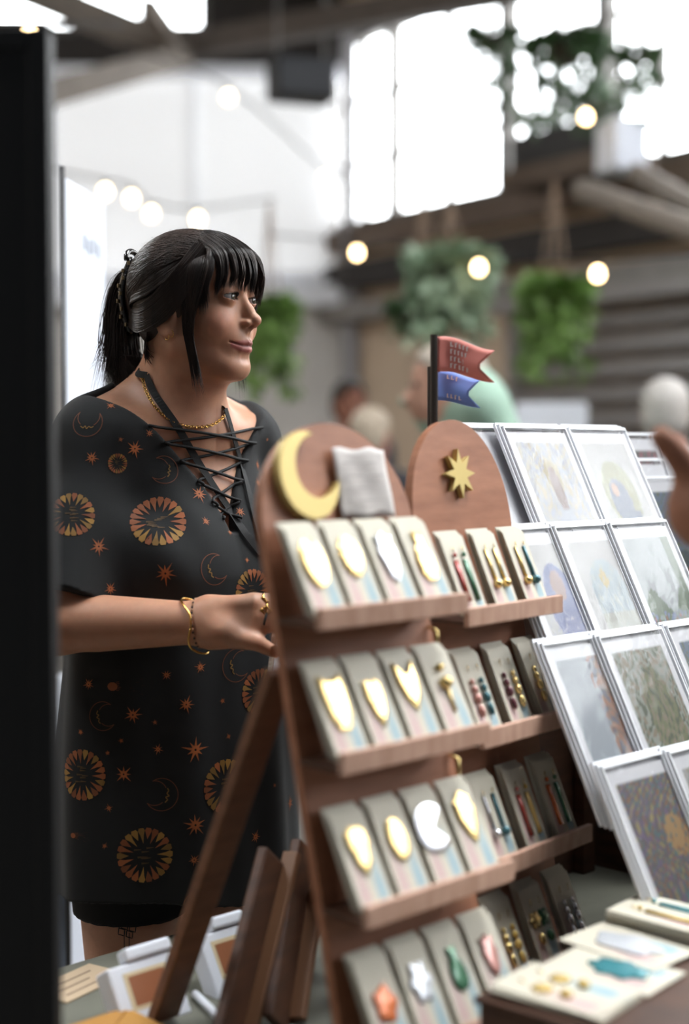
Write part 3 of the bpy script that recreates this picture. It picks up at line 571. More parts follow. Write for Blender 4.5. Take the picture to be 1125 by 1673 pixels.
# ------------------------------------------------------------------ two little flags on sticks
def flag(px, top, bot, col, lab, Y, ln, amp, txt):
    p = at(px, top, Y); q = at(px, bot, Y); h = p[2] - q[2]
    e = empty('little_flag', (p[0], p[1], TZ), 0, lab, 'flag')
    mobj('stick', *tube([(0, 0, 0.008), (0, 0, p[2] - TZ + 0.004)], 0.0055, 10), mat('flag_stick', lin(62, 56, 50), rough=0.4), e)
    mobj('base_disc', *lathe([(0.03, 0), (0.03, 0.008), (0.006, 0.012)], 20), dwood, e)
    nx, nz = 14, 8; V = []
    for sgn in (-1, 1):
        for j in range(nz):
            for i in range(nx):
                a, b = i / (nx - 1), j / (nz - 1); tip = ln * (1 - 0.30 * (1 - abs(2 * b - 1)) ) ; x = a * tip
                V.append((x + 0.004, sgn * 0.003 + 0.006 * math.sin(a * 4), (q[2] - TZ) + h * (b * (1 - 0.10 * a)) - 0.10 * h * a + amp * math.sin(a * 5.0 + 0.4) - 0.10 * h * a * a))
    n = nx * nz; F = []
    for j in range(nz - 1):
        for i in range(nx - 1): k = j * nx + i; F += [(k, k + 1, k + nx + 1, k + nx), (n + k, n + k + nx, n + k + nx + 1, n + k + 1)]
    for i in range(nx - 1): F += [(i, n + i, n + i + 1, i + 1), ((nz - 1) * nx + i, (nz - 1) * nx + i + 1, n + (nz - 1) * nx + i + 1, n + (nz - 1) * nx + i)]
    for j in range(nz - 1): k = j * nx + nx - 1; F += [(k, n + k, n + k + nx, k + nx)]; k = j * nx; F += [(k, k + nx, n + k + nx, n + k)]
    fl = mobj('flag_panel', V, F, col, e, True)
    # faint pale lettering, too blurred to read, as rows of short strokes
    st = []
    for r in range(txt):
        x = 0.022
        while x < ln * 0.60:
            w_ = random.uniform(0.0025, 0.0045); a = x / ln; z = (q[2] - TZ) + h * (0.80 - 0.62 * r / max(1, txt - 1)) * (1 - 0.10 * a) - 0.12 * h * a + amp * math.sin(a * 5 + 0.4)
            y = -0.0038 + 0.006 * math.sin(a * 4); hh = h * 0.13
            st += [box(x, x + 0.0018, y - 0.0009, y + 0.0002, z - hh / 2, z + hh / 2), box(x, x + w_, y - 0.0006, y + 0.0002, z + hh / 2 - 0.0012, z + hh / 2) if random.random() < 0.6 else box(x, x + w_, y - 0.0006, y + 0.0002, z - hh / 2, z - hh / 2 + 0.0012)]
            x += w_ + 0.0022
    mobj('lettering', *join(st), mat('flag_lettering', lin(255, 246, 244), rough=0.6), fl)['kind'] = 'stuff'
flag(709, 552, 610, mat('flag_red', lin(244, 150, 138), rough=0.55), 'small red swallow-tailed wooden flag on a dark stick', 1.95, 0.078, 0.004, 4)
flag(704, 604, 655, mat('flag_blue', lin(132, 170, 250), rough=0.55), 'small blue swallow-tailed flag on a dark stick below the red one', 1.985, 0.064, 0.002, 2)
# ------------------------------------------------------------------ things on the table by the easel leg
def plank(p, q, lab):
    a, b = at(*p), at(*q); b[2] = TZ + 0.004
    e = empty('wooden_board', (b[0], b[1], TZ), 0, lab, 'board'); o = np.array([b[0], b[1], TZ])
    mobj('board', *bar(a - o, b - o, 0.064, 0.014, up=(-0.7, 0.7, 0.3)), dwood, e, bevel=0.003)
    mobj('edge_strip', *bar(a - o + np.array([0.024, 0.020, 0]), b - o + np.array([0.024, 0.020, 0]), 0.012, 0.022, up=(-0.7, 0.7, 0.3)), mat('edge_wood', lin(120, 84, 58), rough=0.5), e, bevel=0.002)
plank((446, 1400, 1.80), (372, 1720, 1.66), 'dark wooden board leaning behind the moon stand, beside the easel leg')
plank((498, 1388, 1.86), (452, 1720, 1.70), 'second dark wooden board leaning close behind the moon stand')
wcard = mat('white_card', lin(226, 230, 238), rough=0.5)
def pack(px, py, Y, w_, h_, lab, dep=0.03, lean=0.55):
    p = at(px, py, Y); p[2] = TZ
    e = empty('card_pack', p, 0, lab, 'card pack'); e.rotation_euler = (-lean, 0, TH)
    mobj('pack_body', *box(-w_ / 2, w_ / 2, 0, dep, 0.0, h_), wcard, e, bevel=0.003)
    mobj('picture_window', *box(-w_ * 0.25, w_ * 0.28, -0.001, 0.002, h_ * 0.34, h_ * 0.80), mat('tan_picture', lin(150, 92, 58), rough=0.5), e)
    mobj('inner_border', *join([box(-w_ * 0.31, w_ * 0.34, -0.0006, 0.001, h_ * 0.28, h_ * 0.86)]), mat('cream_border', lin(214, 196, 160), rough=0.6), e)
    mobj('folded_tag', *box(-w_ * 0.2, w_ * 0.5, -0.004, dep * 0.6, h_ + 0.001, h_ + 0.018), wcard, e, bevel=0.004)
    return e
pack(262, 1690, 1.72, 0.100, 0.080, 'white card pack with a tan picture square, between the woman and the easel leg')
pack(398, 1640, 1.82, 0.080, 0.085, 'white card pack with a tan picture square, half hidden behind the easel leg')
p = at(120, 1700, 1.645); e = empty('kraft_envelope', (p[0], p[1], TZ), TH, 'ochre kraft envelope lying in front of the white card pack', 'envelope')
mobj('envelope_body', *box(-0.10, 0.09, -0.12, 0.012, 0.0, 0.022), mat('kraft_paper', lin(190, 138, 62), rough=0.7, var=0.15, vscale=30), e, bevel=0.006)
mobj('envelope_flap', [(-0.10, 0.012, 0.0225), (0.09, 0.012, 0.0225), (-0.005, -0.06, 0.0245), (-0.10, 0.012, 0.0235), (0.09, 0.012, 0.0235), (-0.005, -0.06, 0.0255)], [(0, 2, 1), (3, 4, 5), (0, 1, 4, 3), (1, 2, 5, 4), (2, 0, 3, 5)], mat('kraft_flap', lin(178, 128, 58), rough=0.7), e)
p = at(128, 1618, 1.85); e = empty('printed_slip', (p[0], p[1], TZ), TH + 0.25, 'tan printed slip of paper lying flat on the table by the black panel', 'paper slip')
mobj('slip', *box(-0.06, 0.06, -0.035, 0.035, 0.0005, 0.002), mat('tan_paper', lin(190, 168, 140), rough=0.7), e)
for j in range(3): mobj('printed_line', *box(-0.042, 0.040 - 0.02 * (j % 2), -0.02 + 0.017 * j, -0.0175 + 0.017 * j, 0.0018, 0.0024), mat('print_ink', lin(124, 104, 88), rough=0.7), e)
a, b = at(318, 1615, 1.80), at(372, 1690, 1.68); a[2] = b[2] = TZ + 0.006
tag(mobj('white_stick', *tube([a, (a + b) / 2 + np.array([0, 0, 0.004]), b], 0.005, 8), wcard, None, True), 'thin cream rod lying on the table under the easel leg', 'rod')
# ------------------------------------------------------------------ black panel at the near left, banner, chair
blk = mat('black_panel', lin(10, 11, 13), rough=0.6, var=0.3, vscale=4)
xr = at(90, 800, 1.40)[0]; zt = at(50, 52, 1.40)[2]
BP = empty('freestanding_partition', (xr - 0.27, 1.40, 0), 0, 'tall black freestanding partition at the near edge of the stall', 'partition')
mobj('panel_board', *box(-0.26, 0.26, -0.012, 0.012, 0.06, zt - 0.012), blk, BP); mobj('panel_post', *box(0.25, 0.27, -0.016, 0.016, 0, zt), blk, BP, bevel=0.002); mobj('panel_post', *box(-0.27, -0.25, -0.016, 0.016, 0, zt), blk, BP, bevel=0.002)
mobj('top_rail', *box(-0.25, 0.25, -0.016, 0.016, zt - 0.02, zt), blk, BP, bevel=0.002)
for x in (-0.26, 0.24): mobj('foot', *box(x, x + 0.03, -0.2, 0.12, 0, 0.02), blk, BP, bevel=0.003)
p0, p1 = at(101, 280, 2.70), at(168, 322, 2.96); d = p1 - p0; rzb = math.atan2(d[1], d[0]); Lb = math.hypot(d[0], d[1])
BN = empty('banner_stand', (p0[0], p0[1], 0), rzb, 'white upright banner on a thin black pole behind the woman', 'banner')
mobj('banner_sheet', *box(0.012, Lb, -0.003, 0.003, 0.05, p0[2] - 0.01), mat('banner_vinyl', lin(214, 220, 232), rough=0.6), BN)
mobj('banner_pole', *tube([(0, 0, 0.02), (0, 0, p0[2] + 0.01)], 0.006, 10), mat('black_metal', lin(24, 24, 26), rough=0.4), BN, True); mobj('banner_base', *box(-0.04, Lb + 0.02, -0.1, 0.1, 0, 0.03), mat('black_metal'), BN, bevel=0.005)
for k, (x, z) in enumerate(((0.12, 1.80), (0.15, 1.795), (0.18, 1.80), (0.21, 1.795))): mobj('banner_lettering', *box(x, x + 0.016, -0.0042, -0.0028, z, z + 0.03), mat('banner_grey', lin(150, 156, 168), rough=0.7), BN)
CHX, CHY = -0.73, 3.36
CHR = empty('chair', (CHX, CHY, 0), 0.5, 'white chair with a grey jacket over it, behind the woman', 'chair')
wp_ = mat('white_plastic', lin(220, 224, 232), rough=0.4)
mobj('seat', *box(-0.21, 0.21, -0.21, 0.21, 0.43, 0.46), wp_, CHR, bevel=0.012); mobj('backrest', *box(-0.20, 0.20, 0.18, 0.205, 0.56, 0.84), wp_, CHR, bevel=0.02)
for x in (-0.18, 0.18):
    mobj('leg', *bar((x, -0.18, 0.43), (x * 1.1, -0.21, 0), 0.03, 0.03, up=(0, 1, 0)), wp_, CHR); mobj('leg', *bar((x, 0.19, 0.70), (x * 1.1, 0.22, 0), 0.03, 0.03, up=(0, 1, 0)), wp_, CHR)
nx, ny = 24, 24; V = []
for j in range(ny):
    for i in range(nx):
        a, b = i / (nx - 1) - 0.5, j / (ny - 1); s = b * 0.62
        y, z = (0.12 - s, 0.472) if s < 0.33 else (-0.21 - 0.03 * math.sin(s * 9), 0.472 - (s - 0.33)); V.append((a * 0.46 + 0.012 * math.sin(b * 9), y + 0.012 * math.sin(a * 22 + b * 4) - 0.012, z + 0.010 * math.sin(a * 17 + 2 * b)))
jk = mobj('grey_jacket', V, [(j * nx + i, j * nx + i + 1, (j + 1) * nx + i + 1, (j + 1) * nx + i) for j in range(ny - 1) for i in range(nx - 1)], mat('jacket_cloth', lin(92, 100, 112), rough=0.9, var=0.3, vscale=12), None, True); jk.modifiers.new('thick', 'SOLIDIFY').thickness = 0.006
jk.location = (CHX, CHY, 0.006); jk.rotation_euler[2] = 0.5; tag(jk, 'crumpled grey jacket draped over the seat of the white chair', 'jacket')
# ================================================================== the stall holder
WA = math.radians(45); WT = np.array([-0.258, 2.20, 0.0])
RW = np.array([[math.cos(WA), -math.sin(WA), 0], [math.sin(WA), math.cos(WA), 0], [0, 0, 1]])
def w2l(p): return (np.asarray(p) - WT) @ RW
def l2w(p): return np.asarray(p) @ RW.T + WT
HA = math.radians(19); HO = w2l(at(322, 490, 2.14))
RH = np.array([[math.cos(HA), -math.sin(HA), 0], [math.sin(HA), math.cos(HA), 0], [0, 0, 1]])
_t = math.radians(2.0); RH = RH @ np.array([[1, 0, 0], [0, math.cos(_t), -math.sin(_t)], [0, math.sin(_t), math.cos(_t)]])
def h2l(p): return (np.asarray(p, float) / 100) @ RH.T + HO       # head centimetres -> body local metres
EYE = 3.05
def sdf_head(P):
    Q = ((P - np.float32(HO)) @ np.float32(RH)) * np.float32(100)
    S = Q.copy(); S[:, 0] = np.abs(S[:, 0]); S = S.astype(np.float32)
    d = s_ell(Q, (0, 1.4, 1.6), (7.1, 8.9, 7.9))
    d = smin(d, s_ell(Q, (0, -3.4, 3.0), (5.9, 5.0, 4.8)), 1.5)
    d = smin(d, s_ell(Q, (0, -2.2, -3.6), (6.0, 6.2, 7.0)), 2.0)
    d = smin(d, s_ell(S, (3.6, -5.15, -3.9), (2.6, 2.75, 2.8)), 1.6)
    d = smin(d, s_cap(S, (4.6, -0.3, -6.8), (1.6, -6.4, -9.9), 2.1, 1.8), 2.2)
    d = smin(d, s_ell(Q, (0, -6.85, -10.0), (2.1, 1.75, 1.75)), 1.1)
    d = smin(d, s_ell(Q, (0, -3.0, -9.6), (4.2, 4.6, 2.5)), 1.8)
    d = smin(d, s_ell(Q, (0, -6.9, -6.2), (2.9, 2.05, 2.5)), 1.4)
    d = smin(d, s_cap(S, (1.2, -7.6, 1.6), (4.4, -6.5, 1.6), 0.60, 0.5), 1.3)
    d = smax(d, -s_ell(S, (EYE, -9.15, -0.25), (1.9, 1.35, 1.15)), 1.0)
    # nose
    n = s_cap(Q, (0, -7.75, 0.4), (0, -9.75, -2.7), 0.52, 0.66)
    n = smin(n, s_ell(Q, (0, -10.15, -3.15), (0.82, 0.84, 0.78)), 0.7)
    n = smin(n, s_ell(S, (0.98, -9.1, -3.62), (0.58, 0.92, 0.60)), 0.45)
    n = smin(n, s_cap(Q, (0, -9.85, -3.75), (0, -8.9, -4.45), 0.42, 0.5), 0.4)
    n = smin(n, s_ell(Q, (0, -8.6, -2.3), (0.90, 1.2, 1.6)), 0.5)
    d = smin(d, n, 0.75)
    d = smax(d, -s_ell(S, (0.54, -9.7, -4.22), (0.28, 0.52, 0.34)), 0.25)
    # lids around the eyeballs
    e = S - np.float32((EYE, -6.95, 0.0))
    lid = np.sqrt((e * e).sum(1)) - 1.36
    d = smin(d, lid, 0.45)
    t = e[:, 0] / 1.52
    up = 0.46 * (1 - t * t); lo = -0.40 * (1 - t * t)
    zz = e[:, 2] - 0.05 * e[:, 0]
    slot = np.maximum(np.maximum(zz - up, lo - zz) * 0.9, (e[:, 1] + 0.2))
    d = smax(d, -slot, 0.10)
    crease = s_cap(S, (EYE - 1.1, -8.15, 0.62), (EYE + 0.1, -8.25, 0.86), 0.10, 0.12)
    crease = np.minimum(crease, s_cap(S, (EYE + 0.1, -8.25, 0.86), (EYE + 1.3, -7.55, 0.55), 0.12, 0.10))
    d = smax(d, -crease, 0.30)
    # lips
    ul = np.minimum(s_cap(S, (0.25, -9.0, -6.30), (1.1, -8.65, -6.40), 0.44, 0.38), s_cap(S, (1.1, -8.65, -6.40), (2.5, -7.6, -6.55), 0.38, 0.12))
    ll = np.minimum(s_cap(S, (0.0, -8.75, -7.42), (1.2, -8.45, -7.32), 0.54, 0.46), s_cap(S, (1.2, -8.42, -7.32), (2.45, -7.6, -6.68), 0.46, 0.12))
    d = smin(d, ul, 0.35); d = smin(d, ll, 0.40)
    ml = np.minimum(s_cap(S, (0, -9.38, -6.88), (1.3, -8.95, -6.90), 0.09, 0.09), s_cap(S, (1.3, -8.95, -6.90), (3.0, -7.55, -6.36), 0.10, 0.16))
    d = smax(d, -ml, 0.22)
    d = smax(d, -s_cap(Q, (0, -9.35, -4.95), (0, -9.45, -5.9), 0.16, 0.18), 0.5)
    d = smax(d, -s_cap(Q, (-0.6, -8.95, -8.65), (0.6, -8.95, -8.65), 0.35, 0.35), 0.9)
    # ears
    a = s_ell(S, (7.0, 0.9, -3.0), (0.75, 1.75, 2.9)); a = smax(a, -s_ell(S, (7.8, 0.6, -2.4), (0.6, 1.0, 1.7)), 0.4)
    a = smin(a, s_ell(S, (6.9, 0.2, -5.4), (0.55, 0.95, 0.85)), 0.5)
    d = smin(d, a, 0.5)
    return d / np.float32(100)
SHR = np.array([-0.130, 0.02, 1.408]); SHL = np.array([0.150, 0.02, 1.408])
AY = 1.975
ELR = w2l(at(88, 1018, 2.01)); WRR = w2l(at(333, 1018, AY))
ELL = np.array([0.235, 0.035, 1.135]); WRL = w2l(at(520, 1075, 2.16))
NK0 = np.array([-0.004, 0.012, 1.40]); NK1 = h2l((0, 2.2, -5.0))
def wp(px, py, Y): return w2l(at(px, py, Y))
def sdf_torso(P):
    S = P.copy(); S[:, 0] = np.abs(S[:, 0])
    d = s_ell(P, (0, 0.005, 1.27), (0.155, 0.112, 0.20))
    d = smin(d, s_ell(S, (0.070, -0.072, 1.225), (0.074, 0.066, 0.082)), 0.06)
    d = smin(d, s_ell(P, (0, -0.012, 1.05), (0.16, 0.128, 0.17)), 0.08)
    d = smin(d, s_ell(P, (0, 0.012, 0.90), (0.160, 0.128, 0.16)), 0.08)
    d = smin(d, s_cap(S, (0.0, 0.012, 1.405), (0.132, 0.018, 1.406), 0.066, 0.050), 0.05)
    d = smin(d, s_cap(S, (0.02, 0.03, 1.50), (0.13, 0.025, 1.435), 0.030, 0.036), 0.06)
    d = smin(d, s_cap(S, (0.02, -0.065, 1.428), (0.12, -0.035, 1.436), 0.020, 0.018), 0.04)
    return d
def sdf_neck(P):
    d = s_cap(P, NK0, NK1, 0.062, 0.0555)
    return smin(d, s_cap(P, NK0 + np.array([0, -0.012, 0]), h2l((0, -0.5, -7.5)), 0.056, 0.05), 0.03)
def sdf_legs(P):
    d = None
    for s in (-1, 1):
        c = chain(P, [(s * 0.088, 0.01, 0.88), (s * 0.09, 0.0, 0.48), (s * 0.088, 0.012, 0.30), (s * 0.086, 0.02, 0.09)], [0.092, 0.058, 0.052, 0.036])
        c = smin(c, s_cap(P, (s * 0.086, 0.02, 0.045), (s * 0.10, -0.15, 0.03), 0.042, 0.03), 0.03)
        d = c if d is None else np.minimum(d, c)
    return d
KN = [wp(413, 981, AY + -0.008), wp(418, 994, AY + -0.016), wp(418, 1008, AY + -0.021), wp(412, 1021, AY + -0.022)]   # little .. index order is top to bottom in the picture
def sdf_handR(P):
    c = wp(381, 1011, AY + -0.008); ex = wp(430, 1008, AY + -0.015) - wp(335, 1016, AY + 0.000); ex /= np.linalg.norm(ex)
    ez = np.array([0, 0, 1.0]); ez -= ex * (ez @ ex); ez /= np.linalg.norm(ez); ey = np.cross(ez, ex)
    R = np.stack([ex, ey, ez], 1)
    d = s_box(P, c, R, (0.046, 0.015, 0.033), 0.0148)
    d = smin(d, s_ell(P, wp(372, 1030, AY + -0.012), (0.032, 0.026, 0.020)), 0.02)
    tips = [[(440, 979, AY - 0.004), (462, 990, AY + 0.020), (470, 1004, AY + 0.036)], [(452, 993, AY - 0.012), (474, 1004, AY + 0.016), (478, 1018, AY + 0.034)],
            [(454, 1009, AY - 0.018), (476, 1020, AY + 0.008), (478, 1034, AY + 0.028)], [(446, 1024, AY - 0.020), (468, 1034, AY + 0.002), (472, 1046, AY + 0.020)]]
    for k, tp in zip(KN, tips):
        pts = [c + (k - c) * 0.55, k] + [wp(*q) for q in tp]
        d = smin(d, chain(P, pts, [0.0100, 0.0095, 0.0086, 0.0080, 0.0068]), 0.006)
    th = [wp(362, 1033, AY + -0.012), wp(392, 1044, AY + -0.030), wp(420, 1050, AY + -0.036), wp(449, 1066, AY + -0.032)]
    d = smin(d, chain(P, th, [0.0165, 0.0135, 0.0115, 0.0080]), 0.012)
    return d
def sdf_armR(P):
    d = s_cap(P, SHR, ELR, 0.048, 0.043)
    mid = ELR + (WRR - ELR) * 0.30
    f = chain(P, [ELR, mid, WRR], [0.0415, 0.0405, 0.0285])
    d = smin(d, f, 0.02)
    return smin(d, sdf_handR(P), 0.03)
def sdf_armL(P):
    d = smin(s_cap(P, SHL, ELL, 0.048, 0.042), chain(P, [ELL, ELL + (WRL - ELL) * 0.3, WRL], [0.041, 0.041, 0.028]), 0.02)
    c = WRL + (WRL - ELL) / np.linalg.norm(WRL - ELL) * 0.05
    d = smin(d, s_ell(P, c, (0.045, 0.035, 0.022)), 0.02)
    dr = (WRL - ELL) / np.linalg.norm(WRL - ELL)
    for k in range(4):
        o = np.array([0, 0, 0.03 - 0.02 * k]); p0 = c + dr * 0.03 + o
        d = smin(d, chain(P, [c + o * 0.6, p0, p0 + dr * 0.035 + np.array([-0.01, -0.012, -0.008]), p0 + dr * 0.05 + np.array([-0.03, -0.02, -0.02])], [0.011, 0.010, 0.009, 0.007]), 0.008)
    d = smin(d, chain(P, [c + np.array([0, 0, -0.02]), c + dr * 0.02 + np.array([-0.02, -0.02, -0.045]), c + dr * 0.05 + np.array([-0.03, -0.03, -0.05])], [0.014, 0.011, 0.008]), 0.012)
    return d
def sdf_body(P):
    d = smin(sdf_torso(P), sdf_neck(P), 0.045)
    d = smin(d, np.minimum(sdf_armR(P), sdf_armL(P)), 0.03)
    return smin(d, sdf_legs(P), 0.04)
def sdf_upper(P):
    d = smin(sdf_torso(P), sdf_neck(P), 0.045)
    d = smin(d, np.minimum(s_cap(P, SHR, ELR, 0.048, 0.043), s_cap(P, SHL, ELL, 0.048, 0.042)), 0.03)
    return smin(d, sdf_head(P), 0.022)
SKIN = np.array([0.52, 0.265, 0.165])
def seg(Q, a, b):
    a, b = np.array(a, float), np.array(b, float); t = np.clip((Q - a) @ (b - a) / ((b - a) @ (b - a)), 0, 1)
    return np.linalg.norm(Q - a - t[:, None] * (b - a), axis=1)
def ss(x, a, b): t = np.clip((x - a) / (b - a), 0, 1); return t * t * (3 - 2 * t)
def skin_col(V):
    c = np.tile(SKIN, (len(V), 1)).astype(float)
    Q = ((V - HO) @ RH) * 100; S = Q.copy(); S[:, 0] = np.abs(S[:, 0])
    def blend(mask, col):
        nonlocal c; c = c * (1 - mask[:, None]) + np.array(col) * mask[:, None]
    blush = 1 - ss(np.linalg.norm((S - [4.6, -6.6, -3.6]) / [1.2, 1.2, 1.0], axis=1), 0.6, 3.2)
    blend(0.40 * blush, (0.50, 0.19, 0.13))
    nose = 1 - ss(np.linalg.norm(Q - [0, -10.6, -3.6], axis=1), 0.5, 1.9); blend(0.3 * nose, (0.52, 0.20, 0.14))
    lip = np.minimum(np.minimum(seg(S, (0, -9.2, -6.45), (1.1, -8.9, -6.5)), seg(S, (1.1, -8.9, -6.5), (2.5, -7.8, -6.7))) - 0.38,
                     np.minimum(seg(S, (0, -9.1, -7.35), (1.2, -8.8, -7.3)), seg(S, (1.2, -8.8, -7.3), (2.4, -7.8, -6.85))) - 0.44)
    blend(0.85 * (1 - ss(lip, -0.05, 0.22)), (0.42, 0.125, 0.115))
    ml = np.minimum(seg(S, (0, -9.2, -6.88), (1.3, -8.85, -6.90)), seg(S, (1.3, -8.85, -6.90), (2.95, -7.6, -6.38)))
    blend(0.75 * (1 - ss(ml, 0.06, 0.22)), (0.16, 0.045, 0.04))
    br = np.minimum(seg(S, (1.3, -8.5, 1.45), (3.2, -8.2, 2.0)), seg(S, (3.2, -8.2, 2.0), (5.0, -6.7, 1.5)))
    blend(0.65 * (1 - ss(br, 0.18, 0.60)), (0.07, 0.038, 0.026))
    e = S - np.array([EYE, -6.95, 0.0]); t = e[:, 0] / 1.52; zz = e[:, 2] - 0.05 * e[:, 0]
    lid = np.abs(zz - 0.48 * (1 - t * t)); m = (1 - ss(lid, 0.05, 0.20)) * (np.abs(t) < 1.12) * (e[:, 1] < -0.3)
    blend(0.92 * m, (0.02, 0.012, 0.01))
    l2 = np.abs(zz + 0.44 * (1 - t * t)); m = (1 - ss(l2, 0.03, 0.14)) * (np.abs(t) < 1.05) * (e[:, 1] < -0.3); blend(0.25 * m, (0.10, 0.045, 0.04))
    return c
def build_woman():
    W = empty('person', WT, WA, 'woman in a black sun-and-moon print dress with a ponytail, behind the table', 'person')
    skin = mat('skin', attr='Col', rough=0.48, sss=0.25, var=0.10, vscale=90, bump=0.10, bscale=900, spec=0.45)
    up = mesh_sdf(sdf_upper, (-0.165, -0.22, 1.265), (0.165, 0.15, 1.76), 0.0017)
    mid = mesh_sdf(sdf_body, (-0.30, -0.30, 0.0), (0.34, 0.26, 1.50), 0.0048)
    lo = np.minimum(ELR, WRR) - 0.07; hi = np.maximum(wp(490, 1010, AY + 0.04), ELR) + 0.07
    arm = mesh_sdf(sdf_armR, np.minimum(lo, hi), np.maximum(lo, hi), 0.0024)
    # keep the coarse body only where the fine arm does not replace it
    v, q = mid; c = v[q].mean(1); dA = sdf_armR(c.astype(np.float32)); dT = sdf_torso(c.astype(np.float32))
    inside = ((c > np.minimum(lo, hi) + 0.02) & (c < np.maximum(lo, hi) - 0.02)).all(1) & (np.abs(dA) < 0.006) & (dT > 0.03)
    v2, q2 = arm; c2 = v2[q2].mean(1); q2 = q2[(c2[:, 2] < np.minimum(lo, hi)[2] + 0.12)]
    bx = lambda p, e: (np.abs(p[:, 0]) < 0.158 + e) & (p[:, 2] > 1.278 - e) & (p[:, 1] > -0.21) & (p[:, 1] < 0.14)
    keep = ~inside & ~bx(c, -0.002) & (c[:, 2] < 1.49)
    uq = up[1]; up = (up[0], uq[bx(up[0][uq].mean(1), 0.001)])
    body = sdf_obj('body', [up, (v, q[keep]), (v2, q2)], skin, W, skin_col)
    # eyes
    for s in (-1, 1):
        c = h2l((s * EYE, -6.95, 0.0)); V, F = [], []
        n, m = 28, 40; gaze = RH @ np.array([0.02, -1, 0.02]); gaze /= np.linalg.norm(gaze)
        a = np.cross(gaze, [0, 0, 1]); a /= np.linalg.norm(a); b = np.cross(a, gaze); col = []
        for i in range(n + 1):
            th = math.pi * (i / n) ** 1.5 if i else 0.0
            for k in range(m):
                ph = 2 * math.pi * k / m; r = 0.0122 + (0.0007 * math.cos(th * 2.6) if th < 0.6 else 0)
                V.append(c + r * (math.cos(th) * gaze + math.sin(th) * (math.cos(ph) * a + math.sin(ph) * b)))
                if th < 0.20: q = (0.004, 0.004, 0.004)
                elif th < 0.47:
                    j = 0.75 + 0.5 * random.random(); q = (0.055 * j, 0.045 * j, 0.026 * j)
                elif th < 0.54: q = (0.015, 0.012, 0.01)
                else: q = (0.46, 0.42, 0.40)
                col.append(q)
        F = [(i * m + k, i * m + (k + 1) % m, (i + 1) * m + (k + 1) % m, (i + 1) * m + k) for i in range(n) for k in range(m)]
        mobj('eye', V, F, mat('eyeball', attr='Col', rough=0.08, coat=1.0), W, True, col)
    for s in (-1, 1):      # lashes
        ls = []
        for t in np.linspace(-0.85, 0.97, 34):
            dx = t * 1.40; dz = 0.46 * (1 - (dx / 1.52) ** 2) + 0.05 * dx; q = np.array([dx, -math.sqrt(max(0.1, 1.40 ** 2 - dx * dx - dz * dz)), dz]); o = q / np.linalg.norm(q)
            l = 0.55 + 0.25 * t; a = np.array([EYE, -6.95, 0]) + q * 0.97; b = a + o * l * 0.6 + np.array([0.10 * t, 0, 0.02]); c_ = a + o * l + np.array([0.25 * t, 0, 0.22])
            ls.append([v * np.array([s, 1, 1]) for v in (a, b, c_)])
        v, f = strands(cr(np.array(ls), 6) / 100 @ RH.T + HO, np.full(len(ls), 0.030) / 100)
        mobj('eyelashes', v, f, mat('lash_black', lin(14, 11, 10), rough=0.6), W)['kind'] = 'stuff'
    build_hair(W, body); build_dress(W, body)
    return W

# ---------------------------------------------------------------- hair
def strands(paths, radii, n=3):
    """paths (S,M,3): thin tapered tubes in one mesh"""
    Pth = np.asarray(paths); S, Mn, _ = Pth.shape
    T = np.gradient(Pth, axis=1); T /= np.linalg.norm(T, axis=2, keepdims=True) + 1e-9
    ref = np.array([0.31, 0.52, 0.79]); s = np.cross(T, ref); s /= np.linalg.norm(s, axis=2, keepdims=True) + 1e-9; b = np.cross(T, s)
    prof = np.minimum(1, (1 - np.linspace(0, 1, Mn)) * 4 + 0.12); r = np.asarray(radii)[:, None, None] * prof[None, :, None]
    V = np.stack([Pth + r * (math.cos(2 * math.pi * k / n) * s + math.sin(2 * math.pi * k / n) * b) for k in range(n)], 2).reshape(-1, 3)
    base = (np.arange(S) * Mn * n)[:, None, None, None] + (np.arange(Mn - 1) * n)[None, :, None, None]
    k = np.arange(n); k2 = (k + 1) % n
    q = np.stack([k, k2, k2 + n, k + n], 1)[None, None]
    return V, (base + q).reshape(-1, 4)
def cr(ctrl, M):
    """batched Catmull-Rom: ctrl (S,K,3) -> (S,M,3)"""
    S, K, _ = ctrl.shape; Q = np.concatenate([2 * ctrl[:, :1] - ctrl[:, 1:2], ctrl, 2 * ctrl[:, -1:] - ctrl[:, -2:-1]], 1)
    out = []
    for u in np.linspace(0, K - 1 - 1e-6, M):
        i = int(u); t = u - i; a, b, c, d = Q[:, i], Q[:, i + 1], Q[:, i + 2], Q[:, i + 3]
        out.append(0.5 * (2 * b + (c - a) * t + (2 * a - 5 * b + 4 * c - d) * t * t + (3 * b - a - 3 * c + d) * t ** 3))
    return np.stack(out, 1)
